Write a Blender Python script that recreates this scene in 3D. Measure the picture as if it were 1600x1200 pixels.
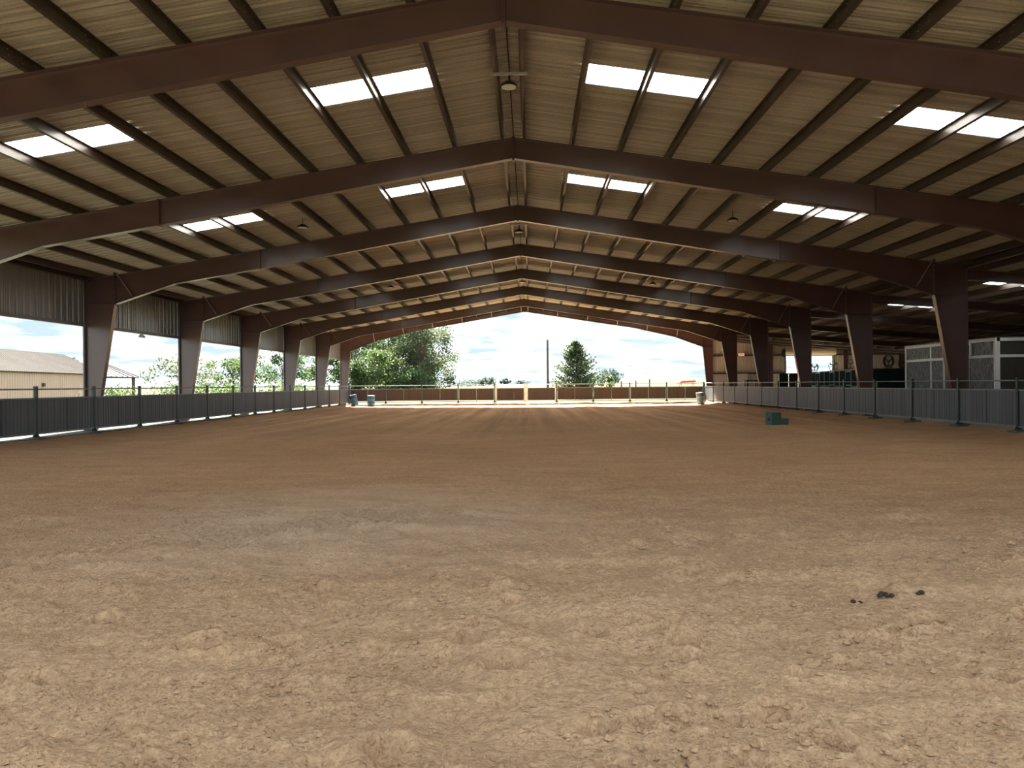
import bpy, math, random
import numpy as np
from mathutils import Vector, Matrix

# ------------------------------------------------------------------ scene, camera, sky, sun
for o in list(bpy.data.objects):
    bpy.data.objects.remove(o, do_unlink=True)
SC = bpy.context.scene
COL = SC.collection
random.seed(7)
rng = np.random.default_rng(11)

F_PX, YAW, PITCH, ROLL, CAM_H = 1168.39, 0.0236, 0.0007, 0.0090, 1.4858

def ray(px, py):
    a, b = px - 800.0, py - 600.0
    u = a * math.cos(ROLL) - b * math.sin(ROLL)
    v = a * math.sin(ROLL) + b * math.cos(ROLL)
    x, y, z = u / F_PX, 1.0, -v / F_PX
    y, z = y * math.cos(PITCH) - z * math.sin(PITCH), y * math.sin(PITCH) + z * math.cos(PITCH)
    c, s = math.cos(YAW), math.sin(YAW)
    return Vector((x * c - y * s, x * s + y * c, z))

cam_data = bpy.data.cameras.new('camera')
cam = bpy.data.objects.new('camera', cam_data)
COL.objects.link(cam)
fw = ray(800, 600)
rt = (ray(801, 600) - fw).normalized()
up = (ray(800, 599) - fw).normalized()
fw = fw.normalized()
M = Matrix((rt, up, -fw)).transposed().to_4x4()
M.translation = Vector((0, 0, CAM_H))
cam.matrix_world = M
cam_data.sensor_fit = 'HORIZONTAL'
cam_data.sensor_width = 36.0
cam_data.lens = F_PX / 1600.0 * 36.0
cam_data.clip_start = 0.05
cam_data.clip_end = 6000
SC.camera = cam

SUN_EL, SUN_AZ = math.radians(41.0), math.radians(9.0)      # sun stands beyond the far end, a little to the left
SUN_POWER = 6.2
SKY_STRENGTH = 0.48
SC.view_settings.view_transform = 'Standard'
SC.view_settings.look = 'None'
SC.view_settings.gamma = 1.0
SC.view_settings.use_curve_mapping = False
SC.view_settings.exposure = 3.24

sun_data = bpy.data.lights.new('sun', 'SUN')
sun_data.energy = SUN_POWER
sun_data.color = (1.0, 0.93, 0.82)
sun_data.angle = math.radians(1.2)
sun = bpy.data.objects.new('sun', sun_data)
COL.objects.link(sun)
sd = Vector((-math.sin(SUN_AZ) * math.cos(SUN_EL), math.cos(SUN_AZ) * math.cos(SUN_EL), math.sin(SUN_EL)))
sun.rotation_euler = sd.to_track_quat('Z', 'Y').to_euler()
sun.location = (0, 60, 60)

def build_world():
    w = bpy.data.worlds.new('sky')
    SC.world = w
    w.use_nodes = True
    nt = w.node_tree
    nt.nodes.clear()
    N, L = nt.nodes.new, nt.links.new
    out = N('ShaderNodeOutputWorld')
    bg = N('ShaderNodeBackground')
    bg.inputs['Strength'].default_value = SKY_STRENGTH
    L(bg.outputs[0], out.inputs[0])
    tc = N('ShaderNodeTexCoord')
    sep = N('ShaderNodeSeparateXYZ'); L(tc.outputs['Generated'], sep.inputs[0])
    zc = N('ShaderNodeMath'); zc.operation = 'MAXIMUM'; zc.inputs[1].default_value = 0.0; L(sep.outputs['Z'], zc.inputs[0])
    za = N('ShaderNodeMath'); za.operation = 'ADD'; za.inputs[1].default_value = 0.10; L(zc.outputs[0], za.inputs[0])
    dx = N('ShaderNodeMath'); dx.operation = 'DIVIDE'; L(sep.outputs['X'], dx.inputs[0]); L(za.outputs[0], dx.inputs[1])
    dy = N('ShaderNodeMath'); dy.operation = 'DIVIDE'; L(sep.outputs['Y'], dy.inputs[0]); L(za.outputs[0], dy.inputs[1])
    cmb = N('ShaderNodeCombineXYZ'); L(dx.outputs[0], cmb.inputs[0]); L(dy.outputs[0], cmb.inputs[1])
    n1 = N('ShaderNodeTexNoise'); n1.inputs['Scale'].default_value = 1.7; n1.inputs['Detail'].default_value = 6; n1.inputs['Roughness'].default_value = 0.55
    L(cmb.outputs[0], n1.inputs['Vector'])
    r1 = N('ShaderNodeValToRGB'); r1.color_ramp.elements[0].position = 0.38; r1.color_ramp.elements[1].position = 0.74
    L(n1.outputs['Fac'], r1.inputs[0])
    off = N('ShaderNodeVectorMath'); off.operation = 'ADD'; off.inputs[1].default_value = (13.7, -4.1, 2.0); L(cmb.outputs[0], off.inputs[0])
    n2 = N('ShaderNodeTexNoise'); n2.inputs['Scale'].default_value = 1.1; n2.inputs['Detail'].default_value = 5
    L(off.outputs[0], n2.inputs['Vector'])
    r2 = N('ShaderNodeValToRGB'); r2.color_ramp.elements[0].position = 0.52; r2.color_ramp.elements[1].position = 0.72
    L(n2.outputs['Fac'], r2.inputs[0])
    # thin blue-grey gaps between bright broken clouds, paler towards the horizon
    rz = N('ShaderNodeValToRGB')
    e = rz.color_ramp.elements
    e[0].position = 0.0; e[0].color = (0.165, 0.205, 0.235, 1)
    e[1].position = 0.25; e[1].color = (0.125, 0.180, 0.260, 1)
    L(zc.outputs[0], rz.inputs[0])
    cl = N('ShaderNodeMix'); cl.data_type = 'RGBA'
    cl.inputs[6].default_value = (0.60, 0.61, 0.61, 1)
    cl.inputs[7].default_value = (0.125, 0.155, 0.200, 1)
    L(r2.outputs[0], cl.inputs[0])
    mx = N('ShaderNodeMix'); mx.data_type = 'RGBA'
    L(r1.outputs[0], mx.inputs[0]); L(rz.outputs[0], mx.inputs[6]); L(cl.outputs[2], mx.inputs[7])
    L(mx.outputs[2], bg.inputs['Color'])
build_world()

# ------------------------------------------------------------------ helpers
class MB:
    """collects polygons; build() links them as ONE mesh object"""
    def __init__(s): s.v = []; s.f = []
    def quad(s, *p):
        n = len(s.v); s.v += [tuple(q) for q in p]; s.f.append(tuple(range(n, n + len(p))))
    def box(s, x0, x1, y0, y1, z0, z1):
        n = len(s.v)
        s.v += [(x, y, z) for z in (z0, z1) for y in (y0, y1) for x in (x0, x1)]
        for q in ((0, 2, 3, 1), (4, 5, 7, 6), (0, 1, 5, 4), (2, 6, 7, 3), (0, 4, 6, 2), (1, 3, 7, 5)):
            s.f.append(tuple(n + i for i in q))
        return s
    def prism(s, pts, axis, a, b):
        """pts: 2-D outline; extruded along axis ('x','y','z') from a to b"""
        n = len(s.v); k = len(pts)
        for t in (a, b):
            for (p, q) in pts:
                s.v.append({'x': (t, p, q), 'y': (p, t, q), 'z': (p, q, t)}[axis])
        s.f.append(tuple(n + i for i in range(k - 1, -1, -1)))
        s.f.append(tuple(n + k + i for i in range(k)))
        for i in range(k):
            j = (i + 1) % k
            s.f.append((n + i, n + j, n + k + j, n + k + i))
        return s
    def bar(s, p, q, w, d, upv=(0, 0, 1)):
        """rectangular bar from p to q"""
        p, q = Vector(p), Vector(q)
        t = (q - p).normalized(); u = Vector(upv)
        a = t.cross(u)
        if a.length < 1e-4: a = t.cross(Vector((1, 0, 0)))
        a.normalize(); b = a.cross(t)
        n = len(s.v)
        for c in (p, q):
            for (i, j) in ((-1, -1), (1, -1), (1, 1), (-1, 1)):
                s.v.append(tuple(c + a * (i * w / 2) + b * (j * d / 2)))
        for fc in ((3, 2, 1, 0), (4, 5, 6, 7), (0, 1, 5, 4), (1, 2, 6, 5), (2, 3, 7, 6), (3, 0, 4, 7)):
            s.f.append(tuple(n + i for i in fc))
        return s
    def tube(s, pts, rad, seg=8, caps=True):
        pts = [Vector(p) for p in pts]
        if not hasattr(rad, '__len__'): rad = [rad] * len(pts)
        n = len(s.v)
        for i, p in enumerate(pts):
            t = (pts[min(i + 1, len(pts) - 1)] - pts[max(i - 1, 0)]).normalized()
            a = t.cross(Vector((0, 0, 1)))
            if a.length < 1e-3: a = Vector((1, 0, 0))
            a.normalize(); b = t.cross(a)
            for k in range(seg):
                g = 2 * math.pi * k / seg
                s.v.append(tuple(p + (a * math.cos(g) + b * math.sin(g)) * rad[i]))
        for i in range(len(pts) - 1):
            for k in range(seg):
                k2 = (k + 1) % seg
                s.f.append((n + i * seg + k, n + i * seg + k2, n + (i + 1) * seg + k2, n + (i + 1) * seg + k))
        if caps:
            s.f.append(tuple(n + k for k in range(seg)))
            s.f.append(tuple(n + (len(pts) - 1) * seg + k for k in range(seg - 1, -1, -1)))
        return s
    def lathe(s, prof, seg=20, c=(0, 0, 0)):
        n = len(s.v)
        for (r, z) in prof:
            for k in range(seg):
                g = 2 * math.pi * k / seg
                s.v.append((c[0] + r * math.cos(g), c[1] + r * math.sin(g), c[2] + z))
        for i in range(len(prof) - 1):
            for k in range(seg):
                k2 = (k + 1) % seg
                s.f.append((n + i * seg + k, n + i * seg + k2, n + (i + 1) * seg + k2, n + (i + 1) * seg + k))
        s.f.append(tuple(n + k for k in range(seg - 1, -1, -1)))
        s.f.append(tuple(n + (len(prof) - 1) * seg + k for k in range(seg)))
        return s
    def mesh(s, name, m, smooth=False):
        me = bpy.data.meshes.new(name)
        me.from_pydata(s.v, [], s.f)
        me.materials.append(m)
        if smooth:
            me.polygons.foreach_set('use_smooth', [True] * len(me.polygons))
        me.update()
        return me
    def build(s, name, m, parent=None, smooth=False, world=False, **kw):
        if world and parent is not None:
            px, py, pz = parent.location
            s.v = [(x - px, y - py, z - pz) for (x, y, z) in s.v]
        return link(name, s.mesh(name, m, smooth), parent, **kw)

def link(name, me, parent=None, loc=None, rot=None, **kw):
    o = bpy.data.objects.new(name, me)
    COL.objects.link(o)
    if parent is not None: o.parent = parent
    if loc is not None: o.location = loc
    if rot is not None: o.rotation_euler = rot
    for k, v in kw.items():
        if v is not None: o[k] = v
    return o

def thing(name, loc, label=None, category=None, group=None, rz=0.0, kind=None):
    o = bpy.data.objects.new(name, None)
    o.empty_display_size = 0.3
    COL.objects.link(o)
    o.location = loc; o.rotation_euler = (0, 0, rz)
    for k, v in (('label', label), ('category', category), ('group', group), ('kind', kind)):
        if v: o[k] = v
    return o

def copy_tree(o, parent=None):
    c = o.copy(); COL.objects.link(c); c.parent = parent
    for ch in list(o.children):
        copy_tree(ch, c)
    return c

# ------------------------------------------------------------------ materials
def base_mat(name):
    m = bpy.data.materials.new(name)
    m.use_nodes = True
    nt = m.node_tree
    return m, nt, nt.nodes['Principled BSDF']

def mat(name, col, rough=0.6, metal=0.0, col2=None, scale=3.0, detail=4.0, stretch=(1, 1, 1), bump=0.0, bscale=40.0, lo=0.35, hi=0.65):
    m, nt, p = base_mat(name)
    N, L = nt.nodes.new, nt.links.new
    p.inputs['Base Color'].default_value = (*col, 1)
    p.inputs['Roughness'].default_value = rough
    p.inputs['Metallic'].default_value = metal
    tc = N('ShaderNodeTexCoord')
    if col2 is not None:
        mp = N('ShaderNodeMapping'); mp.inputs['Scale'].default_value = stretch
        L(tc.outputs['Object'], mp.inputs[0])
        n = N('ShaderNodeTexNoise'); n.inputs['Scale'].default_value = scale; n.inputs['Detail'].default_value = detail
        L(mp.outputs[0], n.inputs['Vector'])
        r = N('ShaderNodeValToRGB')
        r.color_ramp.elements[0].position = lo; r.color_ramp.elements[0].color = (*col, 1)
        r.color_ramp.elements[1].position = hi; r.color_ramp.elements[1].color = (*col2, 1)
        L(n.outputs['Fac'], r.inputs[0]); L(r.outputs[0], p.inputs['Base Color'])
    if bump:
        n = N('ShaderNodeTexNoise'); n.inputs['Scale'].default_value = bscale; n.inputs['Detail'].default_value = 5
        L(tc.outputs['Object'], n.inputs['Vector'])
        b = N('ShaderNodeBump'); b.inputs['Strength'].default_value = bump; b.inputs['Distance'].default_value = 0.02
        L(n.outputs['Fac'], b.inputs['Height']); L(b.outputs[0], p.inputs['Normal'])
    return m

M_STEEL = mat('brown_primer_steel', (0.092, 0.042, 0.040), 0.30, 0, (0.072, 0.033, 0.031), 1.2, 5)
M_STEEL2 = mat('dark_brown_purlin_steel', (0.062, 0.043, 0.031), 0.40, 0, (0.046, 0.031, 0.022), 2.0)
M_STEEL.node_tree.nodes['Principled BSDF'].inputs['Specular IOR Level'].default_value = 1.0
M_BOLT = mat('bolt_steel', (0.35, 0.32, 0.29), 0.45, 0.5)
M_BRACE = mat('pale_brace_steel', (0.42, 0.33, 0.29), 0.5, 0.0, (0.32, 0.24, 0.21), 6)
M_WSHEET = mat('galvanised_wall_sheet', (0.42, 0.43, 0.43), 0.34, 0.6, (0.35, 0.36, 0.36), 1.5, 4, (1, 1, 0.2))
M_TRIM = mat('grey_metal_trim', (0.25, 0.25, 0.25), 0.5, 0.2)
M_BEIGE = mat('beige_wall_sheet', (0.62, 0.58, 0.52), 0.6, 0.0, (0.56, 0.52, 0.46), 1.0)
M_BEIGE_D = mat('beige_curtain_slat', (0.70, 0.62, 0.46), 0.55)
M_GREEN = mat('dark_green_paint', (0.018, 0.040, 0.035), 0.42, 0.1, (0.024, 0.048, 0.042), 5)
M_GREEN2 = mat('green_grey_metal', (0.16, 0.20, 0.19), 0.45, 0.25, (0.13, 0.165, 0.16), 4)
M_RAIL = mat('rail_pipe_steel', (0.22, 0.24, 0.23), 0.45, 0.35)
M_SILVER = mat('galvanised_steel', (0.55, 0.57, 0.57), 0.4, 0.4, (0.46, 0.48, 0.48), 6)
M_CONC = mat('pale_concrete', (0.15, 0.145, 0.115), 0.85, 0, (0.12, 0.115, 0.09), 2.5, 6, bump=0.3, bscale=30)
M_STALLG = mat('stall_green_sheet', (0.016, 0.040, 0.038), 0.85, 0, (0.022, 0.05, 0.046), 3)
M_STALLG.node_tree.nodes['Principled BSDF'].inputs['Specular IOR Level'].default_value = 0.08
M_WHITE = mat('white_painted_frame', (0.72, 0.74, 0.74), 0.5, 0, (0.62, 0.64, 0.64), 3)
M_DARK = mat('near_black_panel', (0.035, 0.035, 0.032), 0.6, 0, (0.045, 0.044, 0.04), 2)
M_BLACK = mat('black_metal', (0.02, 0.02, 0.02), 0.5)
M_LENS = mat('lamp_lens', (0.78, 0.74, 0.66), 0.4)
M_BARREL = mat('blue_plastic', (0.022, 0.085, 0.19), 0.5, 0, (0.03, 0.105, 0.22), 3)
M_BARREL2 = mat('faded_blue_plastic', (0.095, 0.145, 0.20), 0.5, 0, (0.12, 0.175, 0.23), 3)
M_BLOCK = mat('green_plastic', (0.045, 0.11, 0.085), 0.5, 0, (0.055, 0.13, 0.10), 4)
M_HOLE = mat('dark_recess', (0.008, 0.02, 0.016), 0.7)
M_TANWALL = mat('tan_building_sheet', (0.58, 0.42, 0.335), 0.6, 0, (0.53, 0.385, 0.305), 0.6)
M_TANROOF = mat('light_metal_roof', (0.060, 0.052, 0.047), 0.8, 0.0, (0.05, 0.044, 0.039), 0.5)
M_GREYROOF = mat('grey_metal_roof', (0.045, 0.043, 0.043), 0.8)
M_BARK = mat('bark', (0.16, 0.12, 0.09), 0.9, 0, (0.10, 0.075, 0.055), 8)
M_POLE = mat('weathered_wood', (0.14, 0.115, 0.095), 0.9, 0, (0.10, 0.08, 0.065), 4, 4, (6, 6, 0.5))
M_RED = mat('red_paint', (0.42, 0.035, 0.045), 0.5)
M_CABLE = mat('dark_cable', (0.03, 0.025, 0.02), 0.7)
M_DUNG = mat('horse_dung', (0.045, 0.032, 0.022), 0.95, 0, (0.07, 0.05, 0.03), 30)
M_AISLE = mat('packed_aisle_dirt', (0.30, 0.23, 0.17), 0.95, 0, (0.24, 0.18, 0.13), 0.8, 6, bump=0.4, bscale=12)
M_GATEPOST = mat('cream_gate_post', (0.70, 0.64, 0.54), 0.6, 0, (0.60, 0.54, 0.45), 3)

def board_mat(name, c0, c1, pitch, axis='X', rough=0.55):
    """boards that differ a little from each other, with a faint vertical grain"""
    m, nt, p = base_mat(name)
    N, L = nt.nodes.new, nt.links.new
    tc = N('ShaderNodeTexCoord')
    sp = N('ShaderNodeSeparateXYZ'); L(tc.outputs['Object'], sp.inputs[0])
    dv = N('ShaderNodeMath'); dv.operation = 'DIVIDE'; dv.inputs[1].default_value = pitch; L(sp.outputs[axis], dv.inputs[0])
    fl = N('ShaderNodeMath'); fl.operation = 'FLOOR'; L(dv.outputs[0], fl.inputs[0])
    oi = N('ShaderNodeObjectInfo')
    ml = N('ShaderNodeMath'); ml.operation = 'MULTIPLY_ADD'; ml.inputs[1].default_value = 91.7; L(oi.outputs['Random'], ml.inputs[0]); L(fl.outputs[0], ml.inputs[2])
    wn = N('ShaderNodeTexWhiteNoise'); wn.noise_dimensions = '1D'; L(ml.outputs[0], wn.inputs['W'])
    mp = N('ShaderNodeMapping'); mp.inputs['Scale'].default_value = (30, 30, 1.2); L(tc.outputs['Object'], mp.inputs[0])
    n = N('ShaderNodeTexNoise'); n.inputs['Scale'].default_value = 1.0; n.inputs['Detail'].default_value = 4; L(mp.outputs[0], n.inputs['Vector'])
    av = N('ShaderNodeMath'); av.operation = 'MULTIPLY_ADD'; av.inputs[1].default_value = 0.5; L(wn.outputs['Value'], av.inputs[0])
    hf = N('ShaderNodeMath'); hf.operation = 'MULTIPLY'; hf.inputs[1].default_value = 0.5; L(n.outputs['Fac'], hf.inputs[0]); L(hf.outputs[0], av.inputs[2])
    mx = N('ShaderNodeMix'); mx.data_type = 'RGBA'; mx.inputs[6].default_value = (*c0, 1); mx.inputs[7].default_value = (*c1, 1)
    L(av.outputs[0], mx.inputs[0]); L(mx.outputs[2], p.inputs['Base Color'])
    p.inputs['Roughness'].default_value = rough
    return m
M_BOARD = board_mat('charcoal_boards', (0.052, 0.064, 0.080), (0.104, 0.120, 0.140), 0.1515)
M_ROOF = board_mat('tan_roof_sheet_rib_shade', (0.30, 0.275, 0.225), (0.62, 0.57, 0.49), 0.1083, 'Y', 0.45)  # random tone stripes painted in for the light and shade of the ribs
M_BROWNB = board_mat('brown_boards', (0.028, 0.018, 0.015), (0.050, 0.031, 0.026), 0.1515)

def streak_mat():
    m, nt, p = base_mat('streaked_dark_sheet')
    N, L = nt.nodes.new, nt.links.new
    tc = N('ShaderNodeTexCoord')
    mp = N('ShaderNodeMapping'); mp.inputs['Scale'].default_value = (9, 9, 2.2); L(tc.outputs['Object'], mp.inputs[0])
    n = N('ShaderNodeTexNoise'); n.inputs['Scale'].default_value = 1.6; n.inputs['Detail'].default_value = 8; n.inputs['Roughness'].default_value = 0.75
    L(mp.outputs[0], n.inputs['Vector'])
    r = N('ShaderNodeValToRGB')
    r.color_ramp.elements[0].position = 0.42; r.color_ramp.elements[0].color = (0.028, 0.032, 0.036, 1)
    r.color_ramp.elements[1].position = 0.66; r.color_ramp.elements[1].color = (0.24, 0.26, 0.28, 1)
    L(n.outputs['Fac'], r.inputs[0]); L(r.outputs[0], p.inputs['Base Color'])
    p.inputs['Roughness'].default_value = 0.5
    return m
M_STREAK = streak_mat()

def skylight_mat():
    m, nt, p = base_mat('translucent_skylight')
    N, L = nt.nodes.new, nt.links.new
    out = nt.nodes['Material Output']
    tr = N('ShaderNodeBsdfTranslucent'); tr.inputs['Color'].default_value = (0.95, 0.97, 0.97, 1)
    p.inputs['Base Color'].default_value = (0.8, 0.8, 0.78, 1); p.inputs['Roughness'].default_value = 0.4
    mx = N('ShaderNodeMixShader'); mx.inputs[0].default_value = 0.92
    L(p.outputs[0], mx.inputs[1]); L(tr.outputs[0], mx.inputs[2]); L(mx.outputs[0], out.inputs[0])
    return m
M_SKYL = skylight_mat()

def leaf_mat(name, c0, c1):
    m, nt, p = base_mat(name)
    N, L = nt.nodes.new, nt.links.new
    out = nt.nodes['Material Output']
    tc = N('ShaderNodeTexCoord')
    n = N('ShaderNodeTexNoise'); n.inputs['Scale'].default_value = 0.9; n.inputs['Detail'].default_value = 6; n.inputs['Roughness'].default_value = 0.8
    L(tc.outputs['Object'], n.inputs['Vector'])
    r = N('ShaderNodeValToRGB')
    r.color_ramp.elements[0].position = 0.35; r.color_ramp.elements[0].color = (*c0, 1)
    r.color_ramp.elements[1].position = 0.68; r.color_ramp.elements[1].color = (*c1, 1)
    L(n.outputs['Fac'], r.inputs[0]); L(r.outputs[0], p.inputs['Base Color'])
    p.inputs['Roughness'].default_value = 0.6
    tr = N('ShaderNodeBsdfTranslucent'); L(r.outputs[0], tr.inputs['Color'])
    mx = N('ShaderNodeMixShader'); mx.inputs[0].default_value = 0.4
    L(p.outputs[0], mx.inputs[1]); L(tr.outputs[0], mx.inputs[2]); L(mx.outputs[0], out.inputs[0])
    return m
M_LEAF_A = leaf_mat('leaf_mid_green', (0.042, 0.078, 0.024), (0.10, 0.155, 0.058))
M_LEAF_B = leaf_mat('leaf_bright_green', (0.045, 0.080, 0.018), (0.095, 0.14, 0.04))
M_LEAF_C = leaf_mat('leaf_olive', (0.058, 0.080, 0.036), (0.125, 0.155, 0.080))
M_LEAF_D = leaf_mat('needle_green', (0.045, 0.072, 0.030), (0.11, 0.15, 0.065))
M_LEAF_E = leaf_mat('leaf_far_hazed', (0.09, 0.125, 0.11), (0.13, 0.165, 0.145))  # distance haze put into the pale blue-green leaf colour

def sand_mat():
    m, nt, p = base_mat('arena_sand')
    N, L = nt.nodes.new, nt.links.new
    geo = N('ShaderNodeNewGeometry')
    def noise(scale, detail, rough=0.55, stretch=None):
        n = N('ShaderNodeTexNoise'); n.inputs['Scale'].default_value = scale; n.inputs['Detail'].default_value = detail; n.inputs['Roughness'].default_value = rough
        if stretch:
            mp = N('ShaderNodeMapping'); mp.inputs['Scale'].default_value = stretch; L(geo.outputs['Position'], mp.inputs[0]); L(mp.outputs[0], n.inputs['Vector'])
        else: L(geo.outputs['Position'], n.inputs['Vector'])
        return n
    def ramp(src, a, b, ca, cb):
        r = N('ShaderNodeValToRGB')
        r.color_ramp.elements[0].position = a; r.color_ramp.elements[0].color = (*ca, 1)
        r.color_ramp.elements[1].position = b; r.color_ramp.elements[1].color = (*cb, 1)
        L(src, r.inputs[0]); return r
    def mix(fac, a, b, mode='MIX'):
        x = N('ShaderNodeMix'); x.data_type = 'RGBA'; x.blend_type = mode
        if isinstance(fac, float): x.inputs[0].default_value = fac
        else: L(fac, x.inputs[0])
        L(a, x.inputs[6]); L(b, x.inputs[7]); return x
    big = noise(0.16, 5)
    base = ramp(big.outputs['Fac'], 0.38, 0.64, (0.630, 0.402, 0.222), (0.720, 0.472, 0.266))
    fine = noise(9.0, 8, 0.75)
    fcol = ramp(fine.outputs['Fac'], 0.32, 0.70, (0.80, 0.79, 0.78), (1.08, 1.08, 1.08))
    c0 = mix(1.0, base.outputs[0], fcol.outputs[0], 'MULTIPLY')
    grit = noise(24.0, 5, 0.7)
    gcol = ramp(grit.outputs['Fac'], 0.30, 0.62, (0.72, 0.68, 0.64), (1.08, 1.08, 1.08))
    c = mix(1.0, c0.outputs[2], gcol.outputs[0], 'MULTIPLY')
    # damp, raked ground from the middle towards the left rail and far end
    sp = N('ShaderNodeSeparateXYZ'); L(geo.outputs['Position'], sp.inputs[0])
    wob = noise(0.22, 4)
    wv = N('ShaderNodeMath'); wv.operation = 'MULTIPLY_ADD'; wv.inputs[1].default_value = 9.0; L(wob.outputs['Fac'], wv.inputs[0]); L(sp.outputs['Y'], wv.inputs[2])
    wx = N('ShaderNodeMath'); wx.operation = 'MULTIPLY_ADD'; wx.inputs[1].default_value = -0.45; L(sp.outputs['X'], wx.inputs[0]); L(wv.outputs[0], wx.inputs[2])
    damp = N('ShaderNodeMapRange'); damp.inputs[1].default_value = 9.5; damp.inputs[2].default_value = 25.0; damp.clamp = True; L(wx.outputs[0], damp.inputs[0])
    dry = N('ShaderNodeMapRange'); dry.inputs[1].default_value = 34.0; dry.inputs[2].default_value = 48.0; dry.inputs[3].default_value = 1.0; dry.inputs[4].default_value = 0.25; L(wx.outputs[0], dry.inputs[0])
    dm = N('ShaderNodeMath'); dm.operation = 'MULTIPLY'; L(damp.outputs[0], dm.inputs[0]); L(dry.outputs[0], dm.inputs[1])
    dcol = N('ShaderNodeRGB'); dcol.outputs[0].default_value = (0.76, 0.72, 0.69, 1)
    dmul = mix(1.0, c.outputs[2], dcol.outputs[0], 'MULTIPLY')
    c2 = mix(dm.outputs[0], c.outputs[2], dmul.outputs[2])
    # pale packed patch left of the middle
    vd = N('ShaderNodeVectorMath'); vd.operation = 'DISTANCE'; vd.inputs[1].default_value = (-2.6, 9.6, -0.2)
    mpp = N('ShaderNodeMapping'); mpp.inputs['Scale'].default_value = (1.0, 1.0, 1.0); L(geo.outputs['Position'], mpp.inputs[0]); L(mpp.outputs[0], vd.inputs[0])
    wob2 = noise(0.6, 4)
    vd2 = N('ShaderNodeMath'); vd2.operation = 'MULTIPLY_ADD'; vd2.inputs[1].default_value = 3.4; L(wob2.outputs['Fac'], vd2.inputs[0]); L(vd.outputs['Value'], vd2.inputs[2])
    pm = N('ShaderNodeMapRange'); pm.inputs[1].default_value = 2.6; pm.inputs[2].default_value = 5.4; pm.inputs[3].default_value = 0.75; pm.inputs[4].default_value = 0.0; L(vd2.outputs[0], pm.inputs[0])
    pcol = N('ShaderNodeRGB'); pcol.outputs[0].default_value = (0.66, 0.475, 0.300, 1)
    c3 = mix(pm.outputs[0], c2.outputs[2], pcol.outputs[0])
    # drag lines running towards the far end
    drag = noise(1.0, 3, 0.6, (1.3, 0.03, 1.0))
    dr = ramp(drag.outputs['Fac'], 0.38, 0.66, (0.80, 0.79, 0.78), (1.20, 1.20, 1.20))
    dfar = N('ShaderNodeMapRange'); dfar.inputs[1].default_value = 20.0; dfar.inputs[2].default_value = 36.0; L(sp.outputs['Y'], dfar.inputs[0])
    dmx = mix(1.0, c3.outputs[2], dr.outputs[0], 'MULTIPLY')
    c4 = mix(dfar.outputs[0], c3.outputs[2], dmx.outputs[2])
    trk = noise(1.0, 6, 0.7, (0.7, 2.6, 1.0))
    tr = ramp(trk.outputs['Fac'], 0.34, 0.66, (0.88, 0.86, 0.84), (1.09, 1.09, 1.09))
    c5 = mix(1.0, c4.outputs[2], tr.outputs[0], 'MULTIPLY')
    L(c5.outputs[2], p.inputs['Base Color'])
    p.inputs['Roughness'].default_value = 0.95
    p.inputs['Specular IOR Level'].default_value = 0.15
    def bump(h, strength, dist, prev=None, inv=False):
        q = N('ShaderNodeBump'); q.inputs['Strength'].default_value = strength; q.inputs['Distance'].default_value = dist; q.invert = inv
        L(h, q.inputs['Height'])
        if prev is not None: L(prev.outputs[0], q.inputs['Normal'])
        return q
    def vor(scale):
        v = N('ShaderNodeTexVoronoi'); v.inputs['Scale'].default_value = scale
        w = N('ShaderNodeVectorMath'); w.operation = 'MULTIPLY_ADD'; w.inputs[1].default_value = (.02, .02, .02)
        nz = noise(30.0, 3); L(nz.outputs['Color'], w.inputs[0]); L(geo.outputs['Position'], w.inputs[2]); L(w.outputs[0], v.inputs['Vector'])
        return v
    q = bump(noise(70.0, 6, 0.7).outputs['Fac'], 0.5, 0.012)
    q = bump(vor(48.0).outputs['Distance'], 0.7, 0.016, q, True)
    q = bump(vor(19.0).outputs['Distance'], 0.5, 0.022, q, True)
    q = bump(noise(7.0, 6, 0.65).outputs['Fac'], 0.6, 0.03, q)
    L(q.outputs[0], p.inputs['Normal'])
    return m
M_SAND = sand_mat()

def field_mat():
    m, nt, p = base_mat('dry_pasture_grass')
    N, L = nt.nodes.new, nt.links.new
    geo = N('ShaderNodeNewGeometry')
    n = N('ShaderNodeTexNoise'); n.inputs['Scale'].default_value = 0.05; n.inputs['Detail'].default_value = 8; n.inputs['Roughness'].default_value = 0.65
    L(geo.outputs['Position'], n.inputs['Vector'])
    r = N('ShaderNodeValToRGB')
    e = r.color_ramp.elements
    e[0].position = 0.35; e[0].color = (0.050, 0.058, 0.026, 1)
    e[1].position = 0.66; e[1].color = (0.080, 0.078, 0.044, 1)
    L(n.outputs['Fac'], r.inputs[0]); L(r.outputs[0], p.inputs['Base Color'])
    p.inputs['Roughness'].default_value = 0.95
    return m
M_FIELD = field_mat()

for _m in (M_FIELD, M_CONC, M_TANROOF, M_GREYROOF):
    _m.node_tree.nodes['Principled BSDF'].inputs['Specular IOR Level'].default_value = 0.05

# ------------------------------------------------------------------ measurements of the place (metres)
BAY = 7.315
Y1 = 12.12                      # first frame in view
def FY(i): return Y1 + BAY * i  # frame i
YEND = FY(7)
XR = -0.37                      # ridge
ZR = 7.892                      # top of the rafters at the ridge
SLL, SLR = 0.159, 0.152         # roof slopes left and right
XCL, XCR = -16.07, 15.43        # outer faces of the columns
XFL, XFR = -15.13, 14.426       # arena rails
YFAR = 62.46
PUR = 0.20                      # purlin depth
def zt(x): return ZR - (SLL * (XR - x) if x < XR else SLR * (x - XR))
def za(x): return 5.40 - 0.084 * (x - XCR)     # top of the aisle beams
XAO = 31.6                      # outer wall of the side aisle
SAND = -0.20

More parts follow.
